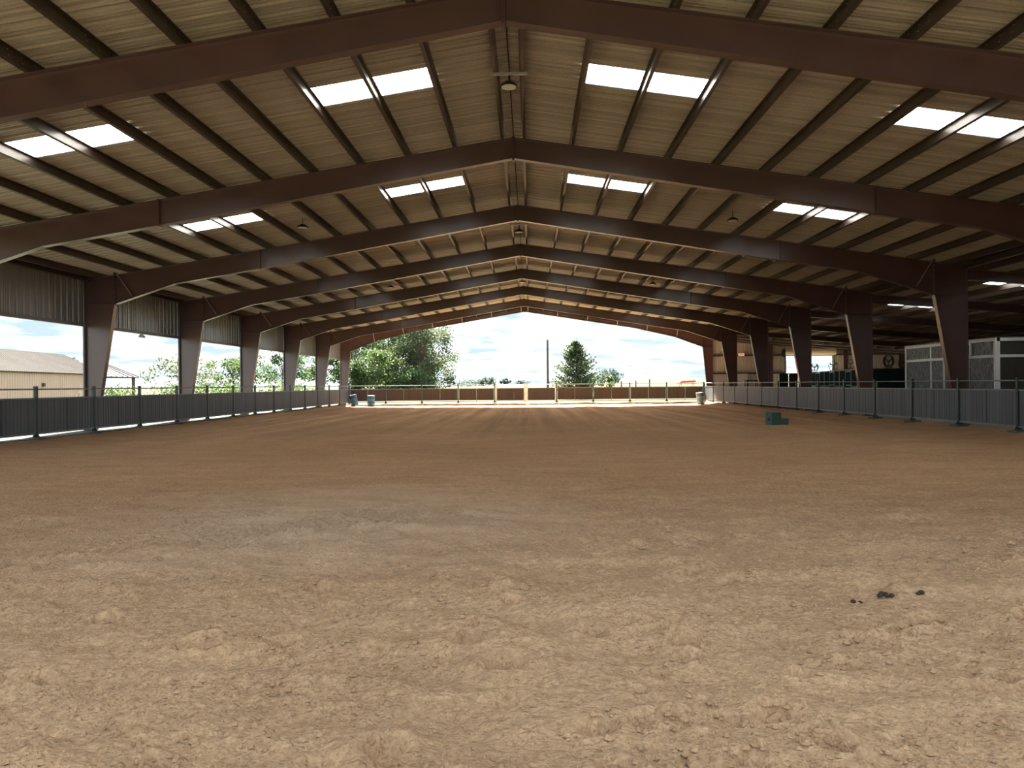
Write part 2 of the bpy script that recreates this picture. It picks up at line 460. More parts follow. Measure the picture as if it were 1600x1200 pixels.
# ------------------------------------------------------------------ floor: raked, trampled sand
def vnoise(x, y, seed, n=256):
    """tileable smooth value noise sampled at x, y (cells of size 1)"""
    g = np.random.default_rng(seed).random((n, n))
    xi = np.floor(x).astype(int); yi = np.floor(y).astype(int)
    fx = x - xi; fy = y - yi
    fx = fx * fx * (3 - 2 * fx); fy = fy * fy * (3 - 2 * fy)
    xi %= n; yi %= n; x2 = (xi + 1) % n; y2 = (yi + 1) % n
    return (g[xi, yi] * (1 - fx) + g[x2, yi] * fx) * (1 - fy) + (g[xi, y2] * (1 - fx) + g[x2, y2] * fx) * fy - 0.5

def grow(a, b, d0, k, dmax):
    out = [a]; d = d0
    while out[-1] + d < b:
        out.append(out[-1] + d); d = min(d * k, dmax)
    out.append(b); return out

def sand_height(X, Y):
    near = np.clip((17.0 - Y) / 11.0, 0.0, 1.0)
    rough = 0.25 + 0.75 * np.clip(near + 0.55 * (vnoise(X * 0.3, Y * 0.3, 3)), 0, 1)
    z = np.full_like(X, SAND)
    z += 0.050 * vnoise(X * 0.45, Y * 0.45, 1)
    lump = 0.065 * vnoise(X * 1.5 + 0.4 * Y, Y * 2.1, 2) + 0.055 * vnoise(X * 3.1, Y * 4.3 - 0.7 * X, 4)
    rip = vnoise(X * 1.1 + 7, (Y + 0.10 * X + 0.22 * vnoise(X * 0.7, Y * 0.7, 9)) * 4.6, 5)
    z += rough * (lump + 0.060 * rip)
    z += rough * (0.024 * vnoise(X * 8, Y * 8, 6) + 0.020 * vnoise(X * 17, Y * 17, 7) + 0.020 * np.maximum(vnoise(X * 31, Y * 31, 8) - 0.08, 0))
    # raked rows along the length further off
    far = np.clip((Y - 16.0) / 14.0, 0, 1)
    z += far * 0.020 * vnoise(X * 2.6, Y * 0.06, 10)
    # rises to the rails
    e = np.minimum(np.minimum(X - XFL, XFR - X), YFAR - Y)
    z += np.where(e < 1.8, (1 - np.clip(e, 0, 1.8) / 1.8) ** 1.5 * 0.15, 0)
    return z

def build_floor():
    ys = [-4.0, -3, -2, -1, 0, .6] + grow(1.6, 6.0, 0.017, 1.0, 0.017) + grow(6.0, YFAR + 0.15, 0.019, 1.012, 0.45)[1:]
    xp = grow(0.0, 4.2, 0.021, 1.0, 0.021) + grow(4.2, 15.3, 0.025, 1.02, 0.18)[1:]
    xs = np.array(sorted(set([-x for x in xp if -x > XFL - 0.10] + [XFL - 0.10] + [x for x in xp if x < XFR + 0.12] + [XFR + 0.12])))
    ys = np.array(ys)
    X, Y = np.meshgrid(xs, ys)
    Z = sand_height(X, Y)
    # hoof prints: shallow pits with a pushed-up rim
    r2 = np.random.default_rng(5)
    n = 200
    for k in range(n):
        py = 2.2 + 13.0 * r2.random() ** 1.5
        px = (r2.random() - 0.5) * 2 * (2.4 + py * 0.75)
        a = r2.uniform(0.035, 0.075); b = a * r2.uniform(1.0, 1.9); ang = r2.uniform(-0.6, 0.6)
        dep = r2.uniform(0.025, 0.095) * (1.0 if py < 9 else 0.7)
        i0, i1 = np.searchsorted(ys, [py - 0.6, py + 0.6]); j0, j1 = np.searchsorted(xs, [px - 0.6, px + 0.6])
        if i1 <= i0 or j1 <= j0: continue
        dx = X[i0:i1, j0:j1] - px; dy = Y[i0:i1, j0:j1] - py
        u = (dx * math.cos(ang) + dy * math.sin(ang)) / b; v = (-dx * math.sin(ang) + dy * math.cos(ang)) / a
        d = np.sqrt(u * u + v * v)
        Z[i0:i1, j0:j1] += -dep * np.exp(-(d ** 2.6)) + 0.26 * dep * np.exp(-((d - 1.6) / 0.5) ** 2)
    # deeper single prints, pushed-up sand behind each
    for k in range(95):
        py = 2.9 + 7.5 * r2.random() ** 1.3
        px = (r2.random() - 0.5) * 2 * (0.3 + py * 0.66)
        a = r2.uniform(0.05, 0.085); b = a * r2.uniform(1.1, 1.6); ang = r2.uniform(-0.5, 0.5); dep = r2.uniform(0.07, 0.12)
        i0, i1 = np.searchsorted(ys, [py - 0.5, py + 0.5]); j0, j1 = np.searchsorted(xs, [px - 0.5, px + 0.5])
        dx = X[i0:i1, j0:j1] - px; dy = Y[i0:i1, j0:j1] - py
        u = (dx * math.cos(ang) + dy * math.sin(ang)) / b; v = (-dx * math.sin(ang) + dy * math.cos(ang)) / a
        d = np.sqrt(u * u + v * v)
        Z[i0:i1, j0:j1] += -dep * np.exp(-(d ** 4)) + 0.35 * dep * np.exp(-(u / 1.5) ** 2 - ((v - 1.9) / 0.8) ** 2) + 0.18 * dep * np.exp(-((d - 1.6) / 0.45) ** 2)
    # bar tread marks of a tractor tyre
    for (cx, cy, ln, wd, ang) in ((-2.6, 9.0, 1.6, 0.42, 0.25), (-1.7, 9.9, 1.2, 0.42, 0.1), (-4.6, 7.6, 1.5, 0.4, 0.5), (-3.6, 8.2, 1.2, 0.4, 0.35)):
        dx = X - cx; dy = Y - cy
        u = dx * math.cos(ang) + dy * math.sin(ang); v = -dx * math.sin(ang) + dy * math.cos(ang)
        w = np.clip(1 - (np.abs(u) / ln) ** 4, 0, 1) * np.clip(1 - (np.abs(v) / wd) ** 4, 0, 1)
        Z += w * 0.012 * np.sign(np.sin((u + 0.5 * np.abs(v)) * 2 * math.pi / 0.13))
    ny, nx = X.shape
    co = np.stack([X, Y, Z], -1).reshape(-1, 3).astype(np.float32)
    idx = np.arange(ny * nx).reshape(ny, nx)
    q = np.stack([idx[:-1, :-1], idx[:-1, 1:], idx[1:, 1:], idx[1:, :-1]], -1).reshape(-1, 4)
    me = bpy.data.meshes.new('floor')
    me.vertices.add(len(co)); me.vertices.foreach_set('co', co.ravel())
    me.loops.add(q.size); me.loops.foreach_set('vertex_index', q.ravel().astype(np.int32))
    me.polygons.add(len(q)); me.polygons.foreach_set('loop_start', np.arange(0, q.size, 4, dtype=np.int32))
    me.polygons.foreach_set('use_smooth', np.ones(len(q), dtype=bool))
    me.update(); me.validate()
    me.materials.append(M_SAND)
    link('floor', me, kind='structure', label='brown raked and trampled sand floor of the riding arena')
    return xs, ys, Z
XS, YS, ZS = build_floor()
def floor_z(x, y):
    i = min(max(int(np.searchsorted(YS, y)), 1), len(YS) - 1); j = min(max(int(np.searchsorted(XS, x)), 1), len(XS) - 1)
    return float(ZS[i, j])

def build_clods():
    """loose sand clods: nobody could count them"""
    r = np.random.default_rng(21)
    iv = np.array([(1, 0, 0), (.5, .87, 0), (-.5, .87, 0), (-1, 0, 0), (-.5, -.87, 0), (.5, -.87, 0), (.4, .1, .8), (-.4, .3, .75), (0, -.45, .78)])
    fc = np.array([(6, 7, 8), (0, 1, 6), (1, 2, 7), (1, 7, 6), (2, 3, 7), (3, 4, 8), (3, 8, 7), (4, 5, 8), (5, 0, 6), (5, 6, 8)])
    n = 62000
    y = 2.2 + 9.0 * r.random(n) ** 1.7
    x = (r.random(n) - 0.5) * 2 * (0.6 + 0.76 * y)
    keep = (vnoise(x * 0.9, y * 1.3, 31) + 0.7 * vnoise(x * 2.7, y * 3.5, 32)) > r.random(n) * 0.5 - 0.22
    x, y = x[keep], y[keep]; n = len(x)
    s = 0.0035 + 0.0190 * r.random(n) ** 4.0
    s = np.where(r.random(n) < 0.006, s * 2.0, s)
    z = np.array([floor_z(a, b) for a, b in zip(x, y)])
    g = r.random(n) * 6.283
    sc = s[:, None] * np.stack([r.uniform(.8, 1.35, n), r.uniform(.8, 1.25, n), r.uniform(.65, 1.1, n)], 1)
    V = iv[None] * r.uniform(.78, 1.18, (n, 9, 1)) * sc[:, None, :]
    c, t = np.cos(g)[:, None], np.sin(g)[:, None]
    V = np.stack([V[..., 0] * c - V[..., 1] * t + x[:, None], V[..., 0] * t + V[..., 1] * c + y[:, None], V[..., 2] + z[:, None] - 0.001], -1).reshape(-1, 3)
    Fc = (fc[None] + 9 * np.arange(n)[:, None, None]).reshape(-1, 3)
    me = bpy.data.meshes.new('sand_clods')
    me.from_pydata(V.tolist(), [], Fc.tolist())
    me.materials.append(M_SAND); me.update()
    link('sand_clods', me, kind='stuff', label='small loose sand clods and crumbs scattered over the near arena floor', category='sand')
build_clods()

# ------------------------------------------------------------------ ground outside, apron, aisle floor
def ground_z(x, y):
    z = -0.14
    if y > 66:
        t = min((y - 66) / 330.0, 1.0)
        z += t * max(0.0, 0.9 + 0.012 * max(x, -70)) * 1.6
        if x > 4: z += min((y - 66) / 14.0, 1.0) * min((x - 4) / 12.0, 1.0) * 0.75
    if x < -30:
        z -= min((-30 - x) / 60.0, 1.0) * 0.5
    return z

def build_ground():
    xs = sorted(set([-2500, -1200, -600, -350, -220, -150, -110, -80, -60, -45, -36, -30, -24, -20, -17.6, -15.3, 14.6, XAO + .2, 36, 42, 50, 60, 80, 110, 150, 220, 350, 600, 1200, 2500, -10, -5, 0, 4, 8, 12, 20, 25]))
    ys = sorted(set([-300, -150, -80, -40, -20, -10, -3.9, 8, 20, 30, 40, 50, YFAR + .1, 66, 70, 74, 78, 82, 88, 95, 105, 120, 140, 170, 210, 260, 330, 420, 600, 900, 1500, 3000]))
    m = MB()
    nx = len(xs)
    for y in ys:
        for x in xs: m.v.append((x, y, ground_z(x, y)))
    for j in range(len(ys) - 1):
        for i in range(nx - 1):
            xc, yc = (xs[i] + xs[i + 1]) / 2, (ys[j] + ys[j + 1]) / 2
            if -15.4 < xc < XAO + .2 and -3.9 < yc < YFAR + .1: continue
            a = j * nx + i
            m.f.append((a, a + 1, a + nx + 1, a + nx))
    m.build('ground', M_FIELD, smooth=True, kind='structure', label='pale dry pasture around the arena running to the horizon')
build_ground()
MB().box(-17.7, XFL + 0.10, -3.9, YFAR + 1.2, -0.5, -0.03).build('path', M_CONC, kind='structure', label='pale concrete apron under and outside the left arena fence')
MB().box(XFR + 0.05, XAO + 0.15, -3.9, YEND, -0.5, -0.06).build('floor_aisle', M_AISLE, kind='structure', label='packed dirt floor of the covered side aisle')

# ------------------------------------------------------------------ roof
CEIL = thing('ceiling', (XR, 0, 0), 'tan corrugated metal roof on brown purlins over the arena', kind='structure')
CEILA = thing('ceiling_aisle', (XCR, 0, 0), 'dark low corrugated roof over the side aisle on the right', kind='structure')
SW = 0.975
SKY_Y = [14.90, 22.70, 29.37, 37.50, 44.30, 51.80, 59.20]
def sheet_rows(y0, y1, stops):
    """(y, length factor, is_skylight_row) for sheets filling y0..y1 with a skylight row at each stop"""
    rows = []; y = y0
    for st in list(stops) + [None]:
        e = st if st is not None else y1
        n = max(1, round((e - y) / SW)); k = (e - y) / (n * SW)
        rows += [(y + i * SW * k, k, False) for i in range(n)]
        if st is not None:
            rows.append((st, 1.0, True)); y = st + SW
    return rows
YNEAR, YROOF = 5.0, 63.65
ROWS = sheet_rows(YNEAR, YROOF, SKY_Y)

def rib_profile(w, pitch=0.325, h=0.075):
    p = []
    k = int(round(w / pitch))
    for i in range(k):
        y = i * pitch
        p += [(y, 0), (y + .045, h), (y + .090, h), (y + .105, 0), (y + .170, 0), (y + .185, .022), (y + .205, .022), (y + .208, 0), (y + .250, 0), (y + .265, .022), (y + .285, .022), (y + .288, 0)]
    p.append((w, 0.0))
    return p
PROF = rib_profile(SW)
def sheet_mesh(name, s0, s1, slope, sign, m):
    """sheet running down the slope from s0 to s1, ribs across Y"""
    b = MB()
    for s in (s0, s1):
        for (y, h) in PROF: b.v.append((sign * s, y, -slope * s + h))
    n = len(PROF)
    for i in range(n - 1):
        b.f.append((i, i + 1, n + i + 1, n + i) if sign > 0 else (i + 1, i, n + i, n + i + 1))
    return b.mesh(name, m)
def pk(k): return 0.28 + 1.25 * k
ZD = ZR + PUR + 0.004
EL_, ER_ = XR - XCL + 0.25, XCR - XR + 0.05
for sign, slope, E in ((-1, SLL, EL_), (1, SLR, ER_)):
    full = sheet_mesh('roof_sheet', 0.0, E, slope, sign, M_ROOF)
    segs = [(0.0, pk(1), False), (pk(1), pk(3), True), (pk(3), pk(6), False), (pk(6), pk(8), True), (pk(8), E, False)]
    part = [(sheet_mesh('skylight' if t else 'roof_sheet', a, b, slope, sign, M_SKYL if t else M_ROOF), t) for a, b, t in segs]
    for (y, k, sky) in ROWS:
        if sky:
            for me, t in part:
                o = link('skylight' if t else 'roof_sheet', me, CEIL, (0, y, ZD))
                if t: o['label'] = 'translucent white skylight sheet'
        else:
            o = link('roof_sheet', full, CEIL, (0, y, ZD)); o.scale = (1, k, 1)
# ridge cap and the seam wire beneath it
m = MB()
m.quad((-.3, YNEAR, ZD + .045 - .3 * SLL), (0, YNEAR, ZD + .05), (0, YROOF, ZD + .05), (-.3, YROOF, ZD + .045 - .3 * SLL))
m.quad((0, YNEAR, ZD + .05), (.3, YNEAR, ZD + .045 - .3 * SLR), (.3, YROOF, ZD + .045 - .3 * SLR), (0, YROOF, ZD + .05))
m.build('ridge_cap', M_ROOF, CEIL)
m = MB(); m.box(-.012, .012, YNEAR, YEND, ZD - .03, ZD - .006); m.build('ridge_seam', M_CABLE, CEIL)

def purlin_mesh(name, L, m, flip):
    b = MB(); t = 0.006; fl = 0.065 * flip
    b.box(-t / 2, t / 2, 0, L, -PUR, 0)
    b.box(min(0, fl), max(0, fl), 0, L, -t, 0)
    b.box(min(0, -fl), max(0, -fl), 0, L, -PUR, -PUR + t)
    b.box(-fl - (t if fl > 0 else 0), -fl + (0 if fl > 0 else t), 0, L, -PUR, -PUR + 0.02)
    return b.mesh(name, m)
PB = {s: purlin_mesh('purlin', BAY, M_STEEL2, s) for s in (1, -1)}
for i in range(0, 7):
    for sign, slope in ((-1, SLL), (1, SLR)):
        for k in range(13):
            s = pk(k)
            link('purlin', PB[-sign], CEIL, (sign * s, FY(i), ZD - slope * s - 0.002), (0, sign * math.atan(slope), 0))
STUB = {q: purlin_mesh('purlin', FY(0) - YNEAR, M_STEEL2, q) for q in (1, -1)}
for sign, slope in ((-1, SLL), (1, SLR)):
    for k in range(13):
        q = pk(k)
        link('purlin', STUB[-sign], CEIL, (sign * q, YNEAR, ZD - slope * q - 0.002), (0, sign * math.atan(slope), 0))
# rake trim closing the gap between end frame and roof sheets
for sign, slope, E in ((-1, SLL, EL_), (1, SLR, ER_)):
    m = MB(); m.prism([(0, ZD + .06), (sign * E, ZD + .06 - slope * E), (sign * E, ZD - .28 - slope * E), (0, ZD - .28)], 'y', YEND + .12, YEND + .15)
    m.build('rake_trim', M_STEEL, CEIL)
# clips and bolts where the purlins lap over the frames
clip = MB()
for r in range(2):
    for c in range(4):
        for sx in (-1, 1):
            clip.box(sx * 0.006 - .008, sx * 0.006 + .008, -0.5 + c * 0.33, -0.5 + c * 0.33 + 0.016, -0.05 - r * 0.10, -0.034 - r * 0.10)
CLIP = clip.mesh('lap_bolts', M_BOLT)
for i in range(0, 4):
    for sign, slope in ((-1, SLL), (1, SLR)):
        for k in range(0, 13):
            s = pk(k)
            link('lap_bolts', CLIP, CEIL, (sign * s, FY(i) - 0.1, ZD - slope * s), (0, sign * math.atan(slope), 0), kind='stuff')
# eave struts
for (x, sl) in ((XCL + 0.12, 'l'), (XCR - 0.1, 'r')):
    for i in range(0, 7):
        m = MB(); z = zt(x) + PUR
        m.box(x - XR - .006, x - XR + .006, FY(i), FY(i + 1), z - .26, z); m.box(x - XR - .08, x - XR + .08, FY(i), FY(i + 1), z - .26, z - .25); m.box(x - XR - .08, x - XR + .08, FY(i), FY(i + 1), z - .01, z - .002)
        m.build('eave_strut', M_STEEL2, CEIL)
# aisle roof
AE = XAO - XCR + 0.15
ASL = 0.084
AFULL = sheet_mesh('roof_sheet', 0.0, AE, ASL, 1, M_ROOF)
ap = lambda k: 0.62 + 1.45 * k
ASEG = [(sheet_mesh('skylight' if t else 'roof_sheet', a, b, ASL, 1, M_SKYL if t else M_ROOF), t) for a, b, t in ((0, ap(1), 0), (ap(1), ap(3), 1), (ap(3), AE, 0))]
ZA = 5.40 + PUR + 0.004
for (y, k, sky) in sheet_rows(YNEAR, YROOF, [14.9, 22.4, 29.55, 37.55]):
    if sky:
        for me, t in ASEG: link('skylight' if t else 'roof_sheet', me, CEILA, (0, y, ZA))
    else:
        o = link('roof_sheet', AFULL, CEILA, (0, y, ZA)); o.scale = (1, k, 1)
for i in range(0, 7):
    for k in range(0, 11):
        s = ap(k)
        link('purlin', PB[-1], CEILA, (s, FY(i), ZA - ASL * s - 0.002), (0, math.atan(ASL), 0))

# ------------------------------------------------------------------ steel frames
def half_frame(sign, end=False):
    """meshes of one half of a rigid frame, local x measured from the ridge"""
    slope = SLL if sign < 0 else SLR
    E = (XR - XCL) if sign < 0 else (XCR - XR)
    top = lambda s: ZR - slope * s
    if not end:
        sk, dk = (14.60, 1.06) if sign < 0 else (14.66, 1.16)
        bot = [(0, .548), (9.3, .68), (12.4 if sign < 0 else 12.0, .69), (sk, dk)]
        wb = 0.36
    else:
        sk, dk = (14.83, 1.10) if sign < 0 else (14.96, 1.12)
        bot = [(0, .26), (9.3, .33), (12.6, .60), (sk, dk)]
        wb = 0.42
    T, W, TF = 0.012, 0.21, 0.016
    out = []
    # rafter: web, top flange, bottom flange
    m = MB()
    pts = [(0, top(0)), (sk, top(sk))] + [(s, top(s) - d) for s, d in reversed(bot)]
    m.prism([(sign * a, b) for a, b in pts], 'y', -T / 2, T / 2)
    def fl(p, q, up):
        t = TF / 2 * up
        m.bar((sign * p[0], 0, p[1] - t), (sign * q[0], 0, q[1] - t), W, TF)
    fl((0, top(0)), (sk, top(sk)), 1)
    for (a, b) in zip(bot[:-1], bot[1:]):
        fl((a[0], top(a[0]) - a[1]), (b[0], top(b[0]) - b[1]), -1)
    out.append(('rafter', m, M_STEEL))
    # column
    m = MB()
    zi = top(sk) - dk
    pts = [(E, -0.05), (E, top(E)), (sk, top(sk)), (sk, zi), (E - wb, -0.05)]
    m.prism([(sign * a, b) for a, b in pts], 'y', -T / 2, T / 2)
    m.bar((sign * (E - TF / 2), 0, -.05), (sign * (E - TF / 2), 0, top(E)), TF, W, (0, 1, 0))
    m.bar((sign * (E - wb), 0, -.05), (sign * sk, 0, zi), TF, W, (0, 1, 0))
    m.bar((sign * sk, 0, top(sk)), (sign * E, 0, top(E)), W, TF)
    m.box(min(sign * (E - wb - .05), sign * (E + .05)), max(sign * (E - wb - .05), sign * (E + .05)), -.15, .15, -.08, -.05 + .02)
    out.append(('column', m, M_STEEL))
    # knee stiffener between the flanges and bolted end plates
    m = MB(); m.bar((sign * sk, 0, zi + .02), (sign * E, 0, zi + .02), W * .9, TF); out.append(('knee_stiffener', m, M_STEEL))
    m = MB(); m.box(sign * sk - .018, sign * sk + .018, -W / 2, W / 2, zi - .02, top(sk) + .10); out.append(('end_plate', m, M_STEEL))
    m = MB()
    for j in range(6):
        z = zi + .1 + j * (dk - .2) / 5
        for yy in (-.07, .07): m.box(sign * sk - .035, sign * sk + .035, yy - .012, yy + .012, z - .012, z + .012)
    out.append(('bolts', m, M_BOLT))
    if not end:
        s = 9.3; m = MB(); m.box(sign * s - .016, sign * s + .016, -W / 2, W / 2, top(s) - .70, top(s) + .01); out.append(('splice_plate', m, M_STEEL))
    m = MB(); m.box(sign * .014 - .012, sign * .014 + .012, -W / 2, W / 2, top(0) - bot[0][1] - .05, top(0) + .01); out.append(('apex_plate', m, M_STEEL))
    # flange braces from purlins to the bottom flange
    def depth(s):
        for a, b in zip(bot[:-1], bot[1:]):
            if a[0] <= s <= b[0]: return a[1] + (b[1] - a[1]) * (s - a[0]) / (b[0] - a[0])
        return bot[-1][1]
    ks = (0, 2, 4, 6, 8, 10) if end else (11,)
    br = []
    for k in ks:
        s = pk(k); m = MB(); d = depth(s)
        if end:
            m.bar((sign * s, -.62, top(s) + .05), (sign * s, -.03, top(s) - d + .03), .045, .02)
        else:
            m.bar((sign * (sk - .10), -.13, top(sk) + .06), (sign * (sk - .62), -.06, top(sk - .62) - depth(sk - .62) + .12), .05, .02)
        br.append(('flange_brace', m, M_BRACE))
    return out + br

def aisle_beam(end=False):
    a = []
    m = MB(); x0, x1 = XCR - XR, XAO - XR
    zz = lambda x: za(x + XR)
    d = .36
    m.prism([(x0, zz(x0)), (x1, zz(x1)), (x1, zz(x1) - d), (x0, zz(x0) - d)], 'y', -.006, .006)
    m.bar((x0, 0, zz(x0) - .008), (x1, 0, zz(x1) - .008), .18, .016)
    m.bar((x0, 0, zz(x0) - d), (x1, 0, zz(x1) - d), .18, .016)
    a.append(('aisle_beam', m, M_STEEL))
    m = MB()
    m.box(x1 - .30, x1 - .29, -.1, .1, -.05, zz(x1) - d); m.box(x1 - .02, x1 - .01, -.1, .1, -.05, zz(x1) - d); m.box(x1 - .30, x1 - .01, -.006, .006, -.05, zz(x1) - d)
    a.append(('aisle_post', m, M_STEEL))
    return a
ORD = ['nearest brown steel roof frame, its rafters crossing the top of the picture',
       'second brown steel roof frame from the camera, its columns outside the picture',
       'third brown steel roof frame from the camera, nearest one with both columns in view',
       'fourth brown steel roof frame from the camera',
       'fifth brown steel roof frame from the camera',
       'third brown steel roof frame from the far end',
       'second brown steel roof frame from the far end',
       'brown steel end frame framing the open far gable and the sky']
FR_PARTS = [(n, mb.mesh(n, mt)) for sgn in (-1, 1) for (n, mb, mt) in half_frame(sgn)] + [(n, mb.mesh(n, mt)) for (n, mb, mt) in aisle_beam()]
FE_PARTS = [(n, mb.mesh(n, mt)) for sgn in (-1, 1) for (n, mb, mt) in half_frame(sgn, True)] + [(n, mb.mesh(n, mt)) for (n, mb, mt) in aisle_beam(True)]
for i in range(8):
    t = thing('steel_frame', (XR, FY(i), 0), ORD[i], 'frame', 'brown steel roof frames across the arena')
    for n, me in (FE_PARTS if i == 7 else FR_PARTS):
        link(n, me, t, kind='stuff' if n == 'bolts' else None)

# ------------------------------------------------------------------ left wall: hung sheets above the open side
WL = thing('wall_left', (XCL, 0, 0), 'ribbed grey metal sheets hung above the open left side', kind='structure')
ZB, ZTOP = 3.78, zt(XCL) + 0.14
def wall_sheet_mesh(w, z0, z1, m, pitch=0.325, h=0.04):
    b = MB(); p = rib_profile(w, pitch, h)
    for z in (z0, z1):
        for (y, hh) in p: b.v.append((-hh, y, z))
    n = len(p)
    for i in range(n - 1): b.f.append((i, n + i, n + i + 1, i + 1))
    return b.mesh('wall_sheet', m)
WS = wall_sheet_mesh(SW, ZB, ZTOP, M_WSHEET)
for (y, k, sky) in sheet_rows(FY(1), YROOF, []):
    o = link('wall_sheet', WS, WL, (-0.05, y, 0)); o.scale = (1, k, 1)
for i in range(1, 7):
    m = MB(); m.box(-.10, .02, FY(i), FY(i + 1), ZB - .06, ZB); m.box(.0, .02, FY(i), FY(i + 1), ZB, ZB + .05)
    m.build('bottom_trim', M_TRIM, WL)
# slim jambs on the outer column faces
for i in range(2, 8):
    MB().box(-.045, -.005, FY(i) - .13, FY(i) + .13, -.05, ZB - .06).build('jamb', M_TRIM, WL)

# ------------------------------------------------------------------ far end wall of the aisle, outer wall
WF = thing('wall_far', (XCR, YEND, 0), 'beige ribbed metal end wall of the side aisle with brown girts', kind='structure')
DOOR = (21.5, 25.4, 3.70)
PD = (17.36, 18.27, 2.2)
def end_sheet(x0, x1, z0, f1):
    b = MB(); p = rib_profile(round((x1 - x0) / .325) * .325, .325, .03)
    k = (x1 - x0) / p[-1][0]
    for lvl in (0, 1):
        for (xx, hh) in p:
            x = x0 + xx * k
            b.v.append((x - XCR, .12 + hh, (za(x) + .21 if f1 is None else f1) if lvl else z0))
    n = len(p)
    for i in range(n - 1): b.f.append((i, i + 1, n + i + 1, n + i))
    return b
x = XCR
while x < XAO - .05:
    x1 = min(x + .975, XAO)
    if x1 > DOOR[0] and x < DOOR[1]:
        if x < DOOR[0] - .02: end_sheet(x, DOOR[0], -.1, None).build('wall_sheet', M_BEIGE, WF)
        xa, xb = max(x, DOOR[0]), min(x1, DOOR[1])
        end_sheet(xa, xb, DOOR[2], None).build('wall_sheet', M_BEIGE, WF)
        if x1 > DOOR[1] + .02: end_sheet(DOOR[1], x1, -.1, None).build('wall_sheet', M_BEIGE, WF)
    else:
        end_sheet(x, x1, -.1, None).build('wall_sheet', M_BEIGE, WF)
    x = x1
for z in (3.76, 2.25, 0.95):
    for (a, b) in ((XCR, DOOR[0]), (DOOR[1], XAO)):
        m = MB(); m.box(a - XCR, b - XCR, -.06, .10, z - .006, z + .006); m.box(a - XCR, b - XCR, -.07, -.06, z - .07, z + .07)
        m.build('girt', M_STEEL, WF)
for xx in (20.28, 26.5, 31.2):
    m = MB(); w = .13 if xx < 31 else .22
    m.box(xx - XCR - w, xx - XCR + w, -.11, -.10, -.06, za(xx) - .36); m.box(xx - XCR - w, xx - XCR + w, .09, .10, -.06, za(xx) - .36); m.box(xx - XCR - .006, xx - XCR + .006, -.10, .09, -.06, za(xx) - .36)
    m.build('wall_post', M_STEEL, WF)
# roll-up door
d1 = thing('door_1', ((DOOR[0] + DOOR[1]) / 2, YEND - .12, 0), 'beige roll-up door coiled above its open doorway', kind='structure')
hw = (DOOR[1] - DOOR[0]) / 2
m = MB(); n0 = len(m.v); seg = 22; zc = DOOR[2] + .30
for xx in (-hw - .15, hw + .15):
    for k in range(seg):
        g = 2 * math.pi * k / seg; r = .27 + (.012 if k % 2 else 0)
        m.v.append((xx, -.12 + r * math.cos(g), zc + r * math.sin(g)))
for k in range(seg):
    k2 = (k + 1) % seg; m.f.append((k, k2, seg + k2, seg + k))
m.f.append(tuple(range(seg - 1, -1, -1))); m.f.append(tuple(range(seg, 2 * seg)))
m.build('door_coil', M_BEIGE_D, d1)
m = MB(); m.box(-hw - .28, -hw - .16, -.36, .05, zc - .40, zc + .25); m.tube([(-hw - .34, -.15, zc - .08), (-hw - .20, -.15, zc - .08)], .24, 14); m.build('chain_hoist', M_BLACK, d1)
for s in (-1, 1):
    MB().box(s * (hw + .06) - .06, s * (hw + .06) + .06, -.05, .08, -.06, zc).build('door_guide', M_GREEN2, d1)
MB().box(-hw, hw, -.14, -.08, DOOR[2] - .05, DOOR[2] + .05).build('bottom_bar', M_BEIGE_D, d1)
# walk door
d2 = thing('door_2', ((PD[0] + PD[1]) / 2, YEND - .02, 0), 'pale walk door in the aisle end wall below the exit sign', kind='structure')
w2 = (PD[1] - PD[0]) / 2
MB().box(-w2, w2, -.02, .03, -.06, PD[2] - .05).build('door_leaf', M_WHITE, d2)
m = MB(); m.box(-w2 - .07, -w2, -.07, .05, -.06, PD[2]); m.box(w2, w2 + .07, -.07, .05, -.06, PD[2]); m.box(-w2 - .07, w2 + .07, -.07, .05, PD[2] - .05, PD[2] + .03); m.build('door_frame', M_BEIGE, d2)
m = MB(); m.box(w2 - .12, w2 - .05, -.09, -.02, 0.95, 1.05); m.build('door_handle', M_BOLT, d2)
# outer wall of the aisle
WR = thing('wall_right', (XAO, 0, 0), 'beige ribbed metal outer wall of the side aisle', kind='structure')
WRS = wall_sheet_mesh(SW, -.1, za(XAO) + .12, M_BEIGE)
for (y, k, sky) in sheet_rows(YNEAR, YROOF, []):
    o = link('wall_sheet', WRS, WR, (0.02, y + SW * k, 0), (0, 0, 0)); o.scale = (-1, -k, 1)
WN = thing('added_wall_near', (XCR, YNEAR, 0), 'beige metal wall added unseen at the near aisle end to keep light out', kind='structure')  # unseen end wall, added to keep the aisle dark
x = 0.0
while x < XAO - XCR - .05:
    x1 = min(x + SW, XAO - XCR)
    MB().prism([(x + .004, -.1), (x1 - .004, -.1), (x1 - .004, za(x1 + XCR) + .19), (x + .004, za(x + XCR) + .19)], 'y', 0, .03).build('wall_sheet', M_BEIGE, WN)
    x = x1

